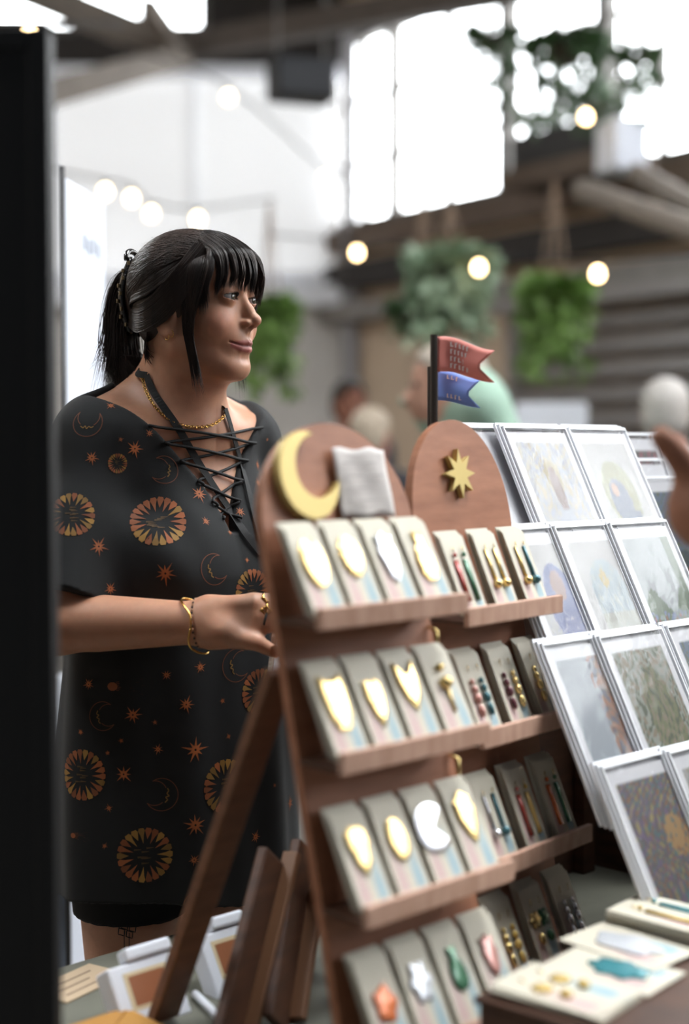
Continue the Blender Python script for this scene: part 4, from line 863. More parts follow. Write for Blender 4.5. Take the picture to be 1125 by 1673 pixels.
def build_hair(W, body):
    hm = mat('hair_brown', lin(56, 41, 33), rough=0.42, color2=lin(30, 22, 19), vscale=9, stretch=(6, 6, 1), spec=0.45)
    def capf(P):
        Q = ((P - np.float32(HO)) @ np.float32(RH)) * np.float32(100)
        d = s_ell(Q, (0, 1.6, 2.0), (7.7, 9.5, 8.2)); d = smin(d, s_ell(Q, (0, 1.4, -1.2), (7.9, 5.6, 4.6)), 1.0)
        d = smin(d, s_ell(Q, (0, 3.6, -3.2), (6.6, 5.8, 5.0)), 1.5)
        d = smin(d, s_ell(Q, (0, 10.5, 0.6), (2.4, 2.2, 4.6)), 2.0)
        cut = (-5.0 - (1.35 * Q[:, 1] + Q[:, 2])) / 1.68
        cut2 = (Q[:, 1] * -1.0 + -0.3 - (Q[:, 2] + 9.4) * 0.9) / 1.35
        d = smax(d, cut, 0.5); d = smax(d, cut2, 0.4)
        return d / np.float32(100)
    lo = HO - 0.16; hi = HO + 0.16
    cap = mesh_sdf(capf, lo, hi, 0.003)
    hair = sdf_obj('hair', [cap], hm, W)
    R = RNG
    P_all, r_all = [], []
    # hair drawn back over the skull into the clip
    n = 2600; th = R.uniform(-1, 1, n); root = np.zeros((n, 3))
    ang = th * 2.05
    # roots along the front hairline from ear to ear, and over the crown
    lift = R.uniform(0, 1, n) ** 1.3
    c0 = np.array([0, 1.6, 2.0]); rad = np.array([7.75, 9.55, 8.3])
    d0 = np.stack([np.sin(ang) * np.cos(0.2), -np.cos(ang) * 0.75, 0.55 + 0.55 * lift * np.cos(ang * 0.5) - 0.55 * (np.abs(th) ** 2.2)], 1)
    d0 /= np.linalg.norm(d0, axis=1, keepdims=True)
    tz = R.uniform(-0.42, 0.40, n); d1 = np.stack([0.10 * np.sign(d0[:, 0]) * R.uniform(0, 1, n), np.ones(n), tz], 1); d1 /= np.linalg.norm(d1, axis=1, keepdims=True)
    om = np.arccos(np.clip((d0 * d1).sum(1), -0.98, 0.98))[:, None]
    M = 14; path = []
    jit = R.uniform(1.0, 1.022, (n, 1))
    for t in np.linspace(0, 1, M):
        d = (np.sin((1 - t) * om) * d0 + np.sin(t * om) * d1) / np.sin(om)
        sag = np.zeros((n, 3)); sag[:, 2] = -1.7 * math.sin(math.pi * t) * (0.3 + np.abs(d0[:, 0])) * np.clip(1.1 - d0[:, 2], 0, 1)
        d = d + sag / 10; d /= np.linalg.norm(d, axis=1, keepdims=True)
        path.append(c0 + d * rad * (jit + 0.006 * np.sin(3.1 * t * 3 + th[:, None] * 40)))
    P_all.append(np.stack(path, 1)); r_all.append(R.uniform(0.035, 0.085, n))
    # fringe: from the crown forward and down to the brows, puffed out
    n = 1700; x = R.uniform(-1, 1, n) ; cent = np.sort(R.uniform(-1, 1, 24)); ci = np.abs(x[:, None] - cent[None]).argmin(1); clump = cent[ci]
    tgt = np.where(np.abs(clump - 0.10) < 0.16, clump + np.sign(clump - 0.10) * 0.17, clump)      # a parting above the nose
    xm = x; xe = x * 0.24 + tgt * 0.76
    vol = R.uniform(0.0, 1.0, n); cz = R.uniform(-1.0, 1.3, 24)[ci]
    endz = 1.7 + cz + 0.8 * R.uniform(-1, 1, n) - 2.3 * np.clip(np.abs(xe) - 0.35, 0, 1) ** 1.0 * 1.2
    sweep = np.abs(xe) ** 2.4
    ctrl = np.stack([np.stack([xm * 2.6, -0.5 + R.uniform(-1.4, 1, n), 9.9 - 0.9 * xm ** 2 + 0.45 * vol], 1),
                     np.stack([xm * 4.8, -5.0 + 1.7 * sweep, 9.1 - 1.7 * xm ** 2 + 0.5 * vol], 1),
                     np.stack([xm * 5.6 + xe * 0.5, -8.4 - 0.7 * vol + 3.0 * sweep, 6.5 - 0.8 * xm ** 2 + 0.4 * vol], 1),
                     np.stack([xe * 6.5, -9.5 - 0.9 * vol + 3.9 * sweep, 3.7 - 0.5 * xm ** 2], 1),
                     np.stack([xe * 6.9, -9.3 - 0.7 * vol + 4.0 * sweep, endz], 1)], 1)
    P_all.append(cr(ctrl, 14)); r_all.append(R.uniform(0.025, 0.06, n))
    # sweep from the crown over the temple to the corner of the eye
    n = 520; a = R.uniform(0, 1, n); k = R.uniform(0, 1, n); sd = np.where(R.uniform(0, 1, n) < 0.75, -1, 1)
    ctrl = np.stack([np.stack([sd * (1.6 + 2.6 * a), -1.6 - 1.6 * k, 9.2 - 1.3 * a], 1), np.stack([sd * (4.9 + 0.9 * a), -5.0 - 0.6 * k, 7.2 - 0.6 * a], 1),
                     np.stack([sd * (6.6 + 0.5 * a), -6.2 - 0.7 * k + a, 4.0 + 0 * a], 1), np.stack([sd * (7.2 + 0.3 * a), -5.7 - 0.8 * k + 1.4 * a, 1.2 + 0 * a], 1),
                     np.stack([sd * (7.0 + 0.2 * a), -5.9 - 0.7 * k + 2.0 * a, -0.8 - 2.2 * R.uniform(0, 1, n) ** 2], 1)], 1)
    P_all.append(cr(ctrl, 14)); r_all.append(R.uniform(0.025, 0.055, n))
    # long side hair from the parting round to the clip
    n = 1500; a = R.uniform(0, 1, n); k = R.uniform(0, 1, n); sd = np.where(R.uniform(0, 1, n) < 0.65, -1, 1); q = R.uniform(0, 0.25, n)
    ctrl = np.stack([np.stack([sd * (1.0 + 4.6 * a), -2.6 - 1.2 * a + k, 9.4 - 3.4 * a ** 1.5], 1), np.stack([sd * (5.6 + 1.7 * a + q), -0.6 - 0.8 * a + k, 7.4 - 4.0 * a], 1),
                     np.stack([sd * (6.9 + 0.9 * a ** 0.5 + q), 3.2 + 0 * a, 5.2 - 5.0 * a], 1), np.stack([sd * (5.2 + 0.8 * a + q), 7.6 + 0 * a, 4.3 - 5.2 * a], 1),
                     np.stack([sd * 1.9, 10.8 + 0 * a, 3.6 - 5.0 * a], 1)], 1)
    P_all.append(cr(ctrl, 14)); r_all.append(R.uniform(0.03, 0.07, n))
    # face-framing locks, near side and far side
    for sx, n in ((-1, 520), (1, 200)):
        a = R.uniform(0, 1, n); k = R.uniform(-1, 1, n)
        ln = np.where(R.uniform(0, 1, n) < 0.45, R.uniform(0.75, 1.05, n), R.uniform(0.35, 0.7, n))[:, None]
        ctrl = np.stack([np.stack([sx * (4.2 + 0.8 * a), -3.4 + 1.0 * k, 7.0 - 0.6 * a], 1),
                         np.stack([sx * (6.8 + 0.4 * a), -4.4 + 1.7 * k, 4.4 + 0 * a], 1),
                         np.stack([sx * (7.35 + 0.35 * a), -3.9 + 1.5 * k, 0.2 + 0 * a], 1),
                         np.stack([sx * (7.1 + 0.35 * a), -3.1 + 0.9 * k, -4.6 + 0 * a], 1),
                         np.stack([sx * (6.5 + 0.4 * a), -3.6 + 0.8 * k - 0.4 * a, -9.4 + 0 * a], 1),
                         np.stack([sx * (6.0 + 0.5 * a), -4.6 + 1.0 * k, -13.2 + R.uniform(-1.2, 0.8, n)], 1)], 1)
        full = cr(ctrl, 30)
        idx = np.linspace(0, 1, 16)[None, :] * ln; f = idx * 29; i0 = np.clip(f.astype(int), 0, 28); fr = (f - i0)[..., None]
        P_all.append(np.take_along_axis(full, i0[..., None], 1) * (1 - fr) + np.take_along_axis(full, i0[..., None] + 1, 1) * fr); r_all.append(R.uniform(0.025, 0.055, n))
    # hair over the top of the ear towards the nape
    n = 1300; a = R.uniform(0, 1, n); k = R.uniform(0, 1, n) ** 1.2; sd = np.where(R.uniform(0, 1, n) < 0.6, -1, 1)
    ctrl = np.stack([np.stack([sd * (5.4 + 0.5 * a), -5.6 + 1.2 * a + 1.5 * k, 5.4 + 2.3 * k], 1), np.stack([sd * (7.5 + 0.2 * a), -3.6 + 1.0 * a + 1.4 * k, 0.6 + 3.6 * k], 1),
                     np.stack([sd * (8.0 + 0.15 * a), -0.4 + 1.0 * a + 1.2 * k, -3.4 + 4.2 * k], 1), np.stack([sd * (7.0 + 0.25 * a), 4.6 + 0.8 * a, -5.4 + 4.2 * k], 1),
                     np.stack([sd * 2.0, 10.4 + 0.6 * a, -4.0 + 3.6 * k], 1)], 1)
    P_all.append(cr(ctrl, 14)); r_all.append(R.uniform(0.03, 0.065, n))
    # short nape hair
    n = 380; a = R.uniform(-1, 1, n)
    ctrl = np.stack([np.stack([a * 6.2, 4.6 + 2.8 * (1 - a * a), -5.0 + R.uniform(-1, 1, n)], 1), np.stack([a * 5.9, 4.9 + 3.0 * (1 - a * a), -7.6 + R.uniform(-1, 1, n)], 1),
                     np.stack([a * 5.3 + 0.4 * R.normal(0, 1, n), 4.4 + 2.6 * (1 - a * a) + 0.5 * R.normal(0, 1, n), -9.0 + R.uniform(-1.4, 1, n)], 1)], 1)
    P_all.append(cr(ctrl, 8)); r_all.append(R.uniform(0.03, 0.06, n))
    P = np.concatenate([cr(p, 14) if p.shape[1] != 14 else p for p in P_all]); r = np.concatenate(r_all)
    v, f = strands(P / 100 @ RH.T + HO, r / 100)
    so = mobj('hair_strands', v, f, hm, W, True); so['kind'] = 'stuff'
    # ponytail
    n = 1500; a = R.uniform(-1, 1, n); k = R.uniform(0, 1, n); g = R.normal(0, 1, n); cl = np.round(a * 6) / 6; a = 0.5 * a + 0.5 * cl
    ends = -10 - 5.5 * R.uniform(0, 1, n) ** 0.6
    ctrl = np.stack([np.stack([a * 1.6, 10.6 + 0 * a, 4.6 - 8.6 * k], 1), np.stack([a * 2.0, 12.9 - 0.5 * k + 0.4 * g, 4.4 - 8.4 * k], 1),
                     np.stack([a * 2.5, 14.5 - 2.2 * k + 0.45 * g, 0.6 - 6.0 * k], 1), np.stack([a * 2.7, 14.7 - 2.6 * k + 0.6 * g, -5.2 - 3.4 * k], 1),
                     np.stack([a * 2.8, 13.6 - 2.6 * k + 1.4 * g + 1.6 * np.sin(cl * 17), ends], 1)], 1)
    fl = np.where(R.uniform(0, 1, n) < 0.16)[0]; ctrl[fl, -1, 1] += R.uniform(0.5, 2.6, len(fl)); ctrl[fl, -1, 2] += 4; ctrl[fl, -2, 1] += 0.9
    fl = np.where(R.uniform(0, 1, n) < 0.10)[0]; ctrl[fl, -1, 1] -= R.uniform(0.8, 3.5, len(fl))
    v, f = strands(cr(ctrl, 14) / 100 @ RH.T + HO, R.uniform(0.03, 0.085, n) / 100)
    mobj('ponytail', v, f, hm, W, True)['kind'] = 'stuff'
    # stray hairs
    n = 150; dirs = R.normal(0, 1, (n, 3)); dirs[:, 2] = np.abs(dirs[:, 2]); dirs /= np.linalg.norm(dirs, axis=1, keepdims=True)
    p0 = c0 + dirs * rad; tan = np.cross(dirs, R.normal(0, 1, (n, 3))); ln = R.uniform(0.4, 1.8, (n, 1))
    ctrl = np.stack([p0, p0 + tan * ln * 0.35 + dirs * 0.25, p0 + tan * ln * 0.7 + dirs * 0.45 + [0, .3, 0], p0 + tan * ln + dirs * 0.3 + [0, .5, -.3]], 1)
    v, f = strands(cr(ctrl, 8) / 100 @ RH.T + HO, np.full(n, 0.013) / 100)
    mobj('stray_hair', v, f, hm, W, True)['kind'] = 'stuff'
    # claw clip: two curved jaws along the back of the head
    cm = mat('clip_check', lin(22, 18, 15), rough=0.25, coat=0.5)
    ch = mat('clip_gold', lin(104, 86, 58), rough=0.3)
    clip = mobj('hair_clip', *tube(np.array([h2l((-1.4 - 1.2 * math.sin(math.pi * t), 11.0 + 1.0 * math.sin(math.pi * t), 6.4 - 11.6 * t)) for t in np.linspace(0, 1, 20)]), 0.0065, 8, flat=0.5), cm, W, True)
    j2 = tube(np.array([h2l((1.4 + 1.2 * math.sin(math.pi * t), 11.0 + 1.0 * math.sin(math.pi * t), 6.4 - 11.6 * t)) for t in np.linspace(0, 1, 20)]), 0.0065, 8, flat=0.5)
    mobj('clip_jaw', *j2, cm, clip, True)
    hinge = tube(np.array([h2l((1.8 * math.cos(q), 11.6 + 0.4 * math.sin(q), 6.0 + 1.5 * math.sin(q))) for q in np.linspace(0, math.pi, 14)]), 0.0045, 8)
    mobj('clip_hinge', *hinge, cm, clip, True)
    for i in range(9):
        t = 0.08 + 0.1 * i; p = h2l((-1.85 - 1.25 * math.sin(math.pi * t), 11.0 + 1.0 * math.sin(math.pi * t) + (0.25 if i % 2 else -0.25), 6.4 - 11.6 * t))
        v, f = box(-0.0016, 0.0016, -0.0018, 0.0018, -0.0030, 0.0030); mobj('clip_check', v + p, f, ch, clip, bevel=0.0006)

# ---------------------------------------------------------------- dress and what she wears
def vneck(z):
    t = (np.asarray(z) - 1.285) / 0.19
    return np.where(t > 0, 0.006 + 0.135 * np.clip(t, 0, 2) ** 1.6, 0.006 + t * 0.35)
def sdf_dress(P):
    S = P.copy(); S[:, 0] = np.abs(S[:, 0])
    x, y, z = P[:, 0], P[:, 1], P[:, 2]
    d = sdf_torso(P) - 0.009
    zz = [0.70, 0.82, 0.95, 1.08, 1.22, 1.34]
    rx = np.interp(z, zz, [0.212, 0.210, 0.204, 0.192, 0.178, 0.160]); ry = np.interp(z, zz, [0.160, 0.160, 0.158, 0.152, 0.142, 0.120]); cy = np.interp(z, zz, [0.0, 0, 0, -0.006, -0.012, 0.0])
    th = np.arctan2(y, x); fold = np.interp(z, [0.7, 1.0, 1.2, 1.3], [1, 0.7, 0.25, 0]) * (0.0050 * np.sin(7 * th + 1.2 + 2.5 * z) + 0.0022 * np.sin(13 * th + 4 * z + 0.4))
    k = np.sqrt((x / rx) ** 2 + ((y - cy) / ry) ** 2)
    sk = (k - 1) * np.minimum(rx, ry) - fold
    hem = 0.748 - 0.022 * np.cos(th + math.pi / 2) ** 2 + 0.012 * np.sin(2 * th)
    sk = smax(np.maximum(sk, hem - z), z - 1.30, 0.08)
    d = smin(smax(d, 1.13 - z, 0.12), sk, 0.04)
    for A, B, r0, r1 in ((SHR, ELR, 0.057, 0.072), (SHL, ELL, 0.057, 0.068)):
        ax = B - A; L = np.linalg.norm(ax); ax = ax / L
        t = (P - np.float32(A)) @ np.float32(ax)
        ph = np.arctan2(P[:, 1] - A[1], P[:, 0] - A[0])
        sl = s_cap(P, A, B, r0, r1) - 0.003 * np.sin(5 * ph + 18 * t) * np.clip(t / 0.1, 0, 1)
        sl = np.maximum(sl, t - (L - 0.036)); d = smin(d, sl, 0.045)
    wr = 0.0035 * np.sin(38 * (x * 0.6 + z) + 6 * np.sin(9 * x)) * np.exp(-((z - 1.30) / 0.09) ** 2) * np.exp(-((S[:, 0] - 0.13) / 0.06) ** 2)
    d = d - wr
    v = (S[:, 0] - vneck(z)) * 0.86; v = np.maximum(v, (y - 0.03))
    back = np.maximum(np.sqrt(x * x + (y - 0.0) ** 2) - 0.098, 1.455 - z)
    v = np.minimum(v, back)
    d = smax(d, -v, 0.008)
    return d
ORANGE = np.array([0.36, 0.105, 0.030]); GOLD = np.array([0.36, 0.19, 0.035])
def motif_sun(R):
    T = []; n = 22
    for k in range(n):
        a0 = 2 * math.pi * k / n; hw = math.pi / n * 0.97; dk = a0 + math.pi / n
        c = (ORANGE if random.random() < 0.62 else GOLD) * random.uniform(0.45, 0.95)
        lng = 0.42 if k % 2 == 0 else 0.58
        # petal between two dark rays: narrow inside, broad outside
        p = [(0.90, a0 - hw), (0.99, a0 - hw * 0.6), (1.0, a0 + hw * 0.6), (0.90, a0 + hw), (0.74, a0 + hw * 0.62), (lng, a0), (0.74, a0 - hw * 0.62)]
        T.append(([(R * r * math.cos(a), R * r * math.sin(a)) for r, a in p], c))
    for k in range(9):   # faint face lines
        a = random.uniform(0, 6.28); r = random.uniform(0.05, 0.34) * R; w_ = 0.035 * R; l_ = 0.13 * R; x, y = r * math.cos(a), r * math.sin(a)
        T.append(([(x - l_, y - w_), (x + l_, y - w_ * 0.2), (x + l_, y + w_ * 0.4), (x - l_, y + w_)], GOLD * 0.18))
    return T
def motif_star(R):
    T = []; n = random.choice((8, 9, 10)); o = random.uniform(0, 6)
    c = ORANGE * random.uniform(0.85, 1.3)
    for k in range(n):
        a = o + 2 * math.pi * k / n; l = R * (1.0 if k % 2 == 0 else 0.72) * random.uniform(0.85, 1.1)
        T.append(([(0.26 * R * math.cos(a - 0.42), 0.26 * R * math.sin(a - 0.42)), (l * math.cos(a), l * math.sin(a)), (0.26 * R * math.cos(a + 0.42), 0.26 * R * math.sin(a + 0.42))], c * random.uniform(0.7, 1.05)))
    ring = [2 * math.pi * k / 10 for k in range(10)]
    for k in range(10):
        a, b = ring[k], ring[(k + 1) % 10]
        T.append(([(0.09 * R * math.cos(a), 0.09 * R * math.sin(a)), (0.30 * R * math.cos(a), 0.30 * R * math.sin(a)), (0.30 * R * math.cos(b), 0.30 * R * math.sin(b)), (0.09 * R * math.cos(b), 0.09 * R * math.sin(b))], c))
    return T
def motif_moon(R, rot):
    T = []; c = ORANGE * 0.34
    def arc(cx, r, a0, a1, w_, col, n=22):
        for k in range(n):
            a, b = a0 + (a1 - a0) * k / n, a0 + (a1 - a0) * (k + 1) / n
            q = [(cx + (r - w_) * math.cos(a), (r - w_) * math.sin(a)), (cx + r * math.cos(a), r * math.sin(a)), (cx + r * math.cos(b), r * math.sin(b)), (cx + (r - w_) * math.cos(b), (r - w_) * math.sin(b))]
            T.append((q, col))
    arc(0, R, 0.75, 5.53, 0.055 * R, c); arc(0.42 * R, 0.76 * R, 1.15, 2.5, 0.05 * R, c * 1.1, 9); arc(0.42 * R, 0.76 * R, 3.8, 5.1, 0.05 * R, c * 1.1, 9)
    zig = [(-0.30, 0.42), (-0.42, 0.22), (-0.26, 0.10), (-0.46, -0.02), (-0.28, -0.14), (-0.36, -0.32), (-0.25, -0.45)]
    for (a, b), (p, q) in zip(zig[:-1], zig[1:]):
        dx, dy = p - a, q - b; l = math.hypot(dx, dy); nx, ny = -dy / l * 0.035, dx / l * 0.035
        T.append(([((a + nx) * R, (b + ny) * R), ((a - nx) * R, (b - ny) * R), ((p - nx) * R, (q - ny) * R), ((p + nx) * R, (q + ny) * R)], GOLD * 0.55))
    cs, sn = math.cos(rot), math.sin(rot)
    return [([(x * cs - y * sn, x * sn + y * cs) for x, y in q], c_) for q, c_ in T]
def motif_comet(R):
    T = [([(-R + 0.3 * R * math.cos(a), 0.25 * R * math.sin(a)) for a in np.linspace(0, 6.28, 10, endpoint=False)], ORANGE * 0.7)]
    for k in range(6):
        y = (k - 2.5) * 0.09 * R; T.append(([(-0.8 * R, y), (R * random.uniform(0.3, 1), y * 2.0), (-0.8 * R, y + 0.05 * R)], ORANGE * 0.3))
    return T
PRINT = ([('moon', 143, 690, 23, 1.5), ('moon', 268, 768, 22, 2.9), ('moon', 350, 930, 24, 0.3), ('moon', 386, 1087, 26, 0.2), ('moon', 168, 1170, 22, 0.2), ('moon', 264, 1298, 25, 2.9), ('moon', 322, 1478, 20, 0.4)] +
         [('sun', x, y, r, 0) for x, y, r in ((258, 852, 42), (116, 840, 34), (412, 966, 34), (424, 1130, 36), (134, 1266, 38), (368, 1284, 41), (237, 1397, 41), (192, 757, 15))] +
         [('comet', 212, 1122, 26, 0), ('comet', 134, 1367, 16, 0)] +
         [('star', x, y, r, 0) for x, y, r in ((150, 748, 12), (220, 733, 15), (244, 708, 8), (197, 718, 5), (325, 807, 15), (336, 852, 9), (270, 937, 18), (161, 893, 16), (180, 962, 11), (181, 663, 9), (412, 695, 6), (436, 718, 4),
             (420, 760, 11), (422, 790, 11), (392, 836, 10), (375, 870, 6), (403, 915, 5), (217, 1168, 15), (304, 1151, 14), (272, 1103, 9), (327, 1090, 10), (319, 1225, 21), (202, 1265, 16), (258, 1224, 9), (198, 1210, 5),
             (176, 1230, 5), (319, 1348, 19), (178, 1320, 7), (171, 1382, 6), (317, 1405, 10), (237, 1482, 17), (417, 1367, 11), (473, 1312, 14), (448, 1283, 5), (253, 1180, 5), (363, 1145, 6), (373, 1203, 6), (145, 1118, 10), (132, 1196, 6))])
def build_dress(W, body):
    dm = mat('dress_cotton', lin(13, 15, 17), rough=0.85, sheen=0.06, bump=0.25, bscale=1500, var=0.2, vscale=60)
    dv, dq = mesh_sdf(sdf_dress, (-0.33, -0.26, 0.70), (0.33, 0.24, 1.53), 0.0042)
    dress = sdf_obj('dress', [(dv, dq)], dm, W)
    bvh = BVHTree.FromPolygons(dv.tolist(), dq.tolist())
    bm_ = body.data; bv = np.empty(len(bm_.vertices) * 3); bm_.vertices.foreach_get('co', bv); bv = bv.reshape(-1, 3)
    bq = [tuple(p.vertices) for p in bm_.polygons]; bb = BVHTree.FromPolygons(bv.tolist(), bq)
    cl = w2l(np.array([0, 0, CAM_H]))
    V, F, C = [], [], []
    def put(shape, p0, n, lift=0.0007):
        nonlocal V, F, C
        up_ = np.array([0, 0, 1.0]); up_ -= n * (up_ @ n); up_ /= np.linalg.norm(up_); rt = np.cross(up_, n)
        for poly, c in shape:
            ids = []
            for a, b in poly:
                q = p0 + a * rt + b * up_ + n * 0.04
                h = bvh.ray_cast(Vector(q), Vector(-n), 0.09)
                if h[0] is None: ids = None; break
                V.append(np.array(h[0]) + np.array(h[1]) * lift); C.append(c); ids.append(len(V) - 1)
            if ids: F.append(tuple(ids))
    def shape(kind, R, rot):
        return {'sun': lambda: motif_sun(R), 'star': lambda: motif_star(R), 'moon': lambda: motif_moon(R, rot), 'comet': lambda: motif_comet(R)}[kind]()
    for kind, px, py, r, rot in PRINT:
        d = RW.T @ ray(px, py); h = bvh.ray_cast(Vector(cl), Vector(d / np.linalg.norm(d)))
        if h[0] is None: continue
        put(shape(kind, r * 1.05 / 1085, rot), np.array(h[0]), np.array(h[1]))
    for i in range(60):    # the sides the photograph does not show carry the same print
        a = random.uniform(-0.5, 2.0); z = random.uniform(0.8, 1.36); o = np.array([math.cos(a) * 0.5, math.sin(a) * 0.5, z]); h = bvh.ray_cast(Vector(o), Vector((-math.cos(a), -math.sin(a), 0)))
        if h[0] is not None: put(shape(random.choice(('sun', 'star', 'star', 'star', 'moon')), random.uniform(0.012, 0.03), random.uniform(0, 6)), np.array(h[0]), np.array(h[1]))
    mobj('dress_print', V, F, mat('dress_print', attr='Col', rough=0.7), dress, col=C)
    def onbody(x, z, off=0.004, y0=-0.4):
        h = min((b.ray_cast(Vector((x, y0, z)), Vector((0, 1, 0))) for b in (bb, bvh)), key=lambda q: q[3] if q[0] is not None else 9)
        return np.array(h[0]) + np.array([0, -off, 0])
    black = mat('black_cord', lin(16, 16, 17), rough=0.75)
    zs = [1.440, 1.415, 1.388, 1.358, 1.328, 1.303]
    for i in range(len(zs) - 1):
        for s in (-1, 1):
            w0 = vneck(zs[i]) + 0.008; w1 = vneck(zs[i + 1]) + 0.008; pts = []
            for t in np.linspace(0, 1, 12):
                x = s * (-w0 + (w0 + w1) * t); pts.append(onbody(x, zs[i] + (zs[i + 1] - zs[i]) * t, 0.0035 + 0.002 * (s > 0)))
            mobj('lacing_cord', *tube(pts, 0.0024, 6), black, dress, True)
    # dark shorts below the hem
    sh = mesh_sdf(lambda P: np.maximum(sdf_legs(P) - 0.010, np.maximum(0.705 - P[:, 2], P[:, 2] - 0.80)), (-0.22, -0.16, 0.69), (0.22, 0.16, 0.81), 0.006)
    sdf_obj('shorts', [sh], mat('shorts_jersey', lin(12, 12, 13), rough=0.9), W)
    shoe = mesh_sdf(lambda P: np.maximum(sdf_legs(P) - 0.008, P[:, 2] - 0.085), (-0.2, -0.25, -0.03), (0.2, 0.12, 0.10), 0.007)
    sv = shoe[0].copy(); sv[:, 2] = np.maximum(sv[:, 2], 0.0)
    half = shoe[1]; cx = sv[half].mean(1)[:, 0]
    for m_ in (cx < 0, cx >= 0): sdf_obj('shoe', [(sv, half[m_])], mat('shoe_leather', lin(20, 18, 17), rough=0.5), W)
    # lanyard strap, both sides hanging from the nape
    def frompx(L, off, bv_=None):
        out = []
        for px, py in L:
            d = RW.T @ ray(px, py); d = d / np.linalg.norm(d)
            hs = [b.ray_cast(Vector(cl), Vector(d)) for b in (bb, bvh)]; hs = [h for h in hs if h[0] is not None]
            if hs:
                h = min(hs, key=lambda q: q[3]); out.append(np.array(h[0]) + np.array(h[1]) * off)
        return np.array(out)
    def strap(pts, w_, t_=0.0012):
        pts = bez(pts, 6); T = np.gradient(pts, axis=0); T /= np.linalg.norm(T, axis=1)[:, None]; V = []
        for p, t in zip(pts, T):
            loc = bb.find_nearest(Vector(p)); n = np.array(p) - np.array(loc[0]); n = n / (np.linalg.norm(n) + 1e-9); s = np.cross(t, n); s /= np.linalg.norm(s) + 1e-9; n = np.cross(s, t)
            V += [p - s * w_ / 2, p + s * w_ / 2, p + s * w_ / 2 + n * t_, p - s * w_ / 2 + n * t_]
        m = len(pts); F = [(4 * i + k, 4 * i + (k + 1) % 4, 4 * i + 4 + (k + 1) % 4, 4 * i + 4 + k) for i in range(m - 1) for k in range(4)] + [(3, 2, 1, 0), (4 * m - 4, 4 * m - 3, 4 * m - 2, 4 * m - 1)]
        return np.array(V), F
    L1 = frompx([(243, 614), (252, 640), (268, 668), (290, 700), (316, 745), (345, 793), (372, 833), (398, 872), (424, 905)], 0.004)
    L2 = frompx([(364, 668), (371, 690), (379, 718), (388, 750), (399, 790), (411, 835), (424, 880), (430, 905)], 0.004)
    bk = np.array([h2l((x, y, z)) for x, y, z in ((4.6, 6.0, -12.0), (2.2, 9.0, -10.2), (0, 9.6, -9.9), (-4.4, 7.4, -11.2))])
    lan = mobj('lanyard', *strap(L1, 0.011), black, W); mobj('lanyard_strap', *strap(L2, 0.010), black, lan)
    mobj('lanyard_neck', *strap(np.vstack([L2[:1], bk, L1[:1]]), 0.010), black, lan)
    # gold chain
    g = mat('gold', lin(214, 170, 96), rough=0.22, metal=1.0)
    ck = frompx([(236, 622), (240, 640), (252, 664), (272, 684), (296, 695), (322, 698), (345, 694), (361, 683), (366, 672)], 0.003)
    ck = bez(ck, 12); L = np.concatenate([[0], np.cumsum(np.linalg.norm(np.diff(ck, axis=0), axis=1))]); links = []
    for i, s in enumerate(np.arange(0, L[-1], 0.0042)):
        p = np.array([np.interp(s, L, ck[:, j]) for j in range(3)]); q = np.array([np.interp(min(s + 0.002, L[-1]), L, ck[:, j]) for j in range(3)]); t = q - p
        if np.linalg.norm(t) < 1e-5: continue
        t /= np.linalg.norm(t); a = np.cross(t, [0, 0, 1.0] if i % 2 else [0.6, 0.8, 0]); a /= np.linalg.norm(a)
        links.append(tube([p + 0.0030 * math.cos(u) * t + 0.0019 * math.sin(u) * a for u in np.linspace(0, 2 * math.pi, 11)], 0.0007, 5, cap=False))
    links.append(tube(bez([h2l((4.4, 5.6, -12.4)), h2l((0, 9.0, -10.6)), h2l((-4.0, 7.4, -11.4)), ck[0]], 8), 0.0012, 5))
    mobj('necklace', *join(links), g, W, True)
    # ear hoops
    for y, z in ((0.4, -6.0), (-0.35, -5.6)):
        c = h2l((-7.3, y, z)); ax1 = RH @ np.array([0.35, 0.94, 0]); mobj('ear_hoop', *tube([c + 0.0048 * (math.cos(u) * ax1 + math.sin(u) * np.array([0, 0, 1])) for u in np.linspace(0, 2 * math.pi, 20)], 0.0006, 6, cap=False), g, W, True)
    # bracelets around the right wrist
    ax = (WRR - ELR) / np.linalg.norm(WRR - ELR); e1 = np.cross(ax, [0, 0, 1]); e1 /= np.linalg.norm(e1); e2 = np.cross(e1, ax)
    c = wp(318, 1018, AY + 0.002); br = []
    for u in np.linspace(0, 2 * math.pi, 60):
        br.append(c + 0.0345 * (math.cos(u) * e1 + 1.12 * math.sin(u) * e2) + ax * (0.007 * math.sin(3 * u + 0.5) + 0.010 * (-math.sin(u))) + np.array([0, 0, -0.004]))
    mobj('bangle', *tube(br, 0.0018, 6), g, W, True)
    c = wp(324, 1018, AY + 0.002); beads = []
    for k in range(46):
        u = 2 * math.pi * k / 46; p = c + 0.0340 * (math.cos(u) * e1 + math.sin(u) * e2) - ax * 0.003 * math.sin(u)
        beads.append(lathe([(0.0003, -0.0016), (0.0015, -0.001), (0.0018, 0), (0.0015, 0.001), (0.0003, 0.0016)], 6, p))
    bd = mobj('bead_bracelet', *join(beads[0::2]), mat('bead_dark', lin(40, 26, 26), rough=0.3), W, True)
    mobj('pale_beads', *join(beads[1::2]), mat('bead_pale', lin(190, 150, 120), rough=0.3), bd, True)
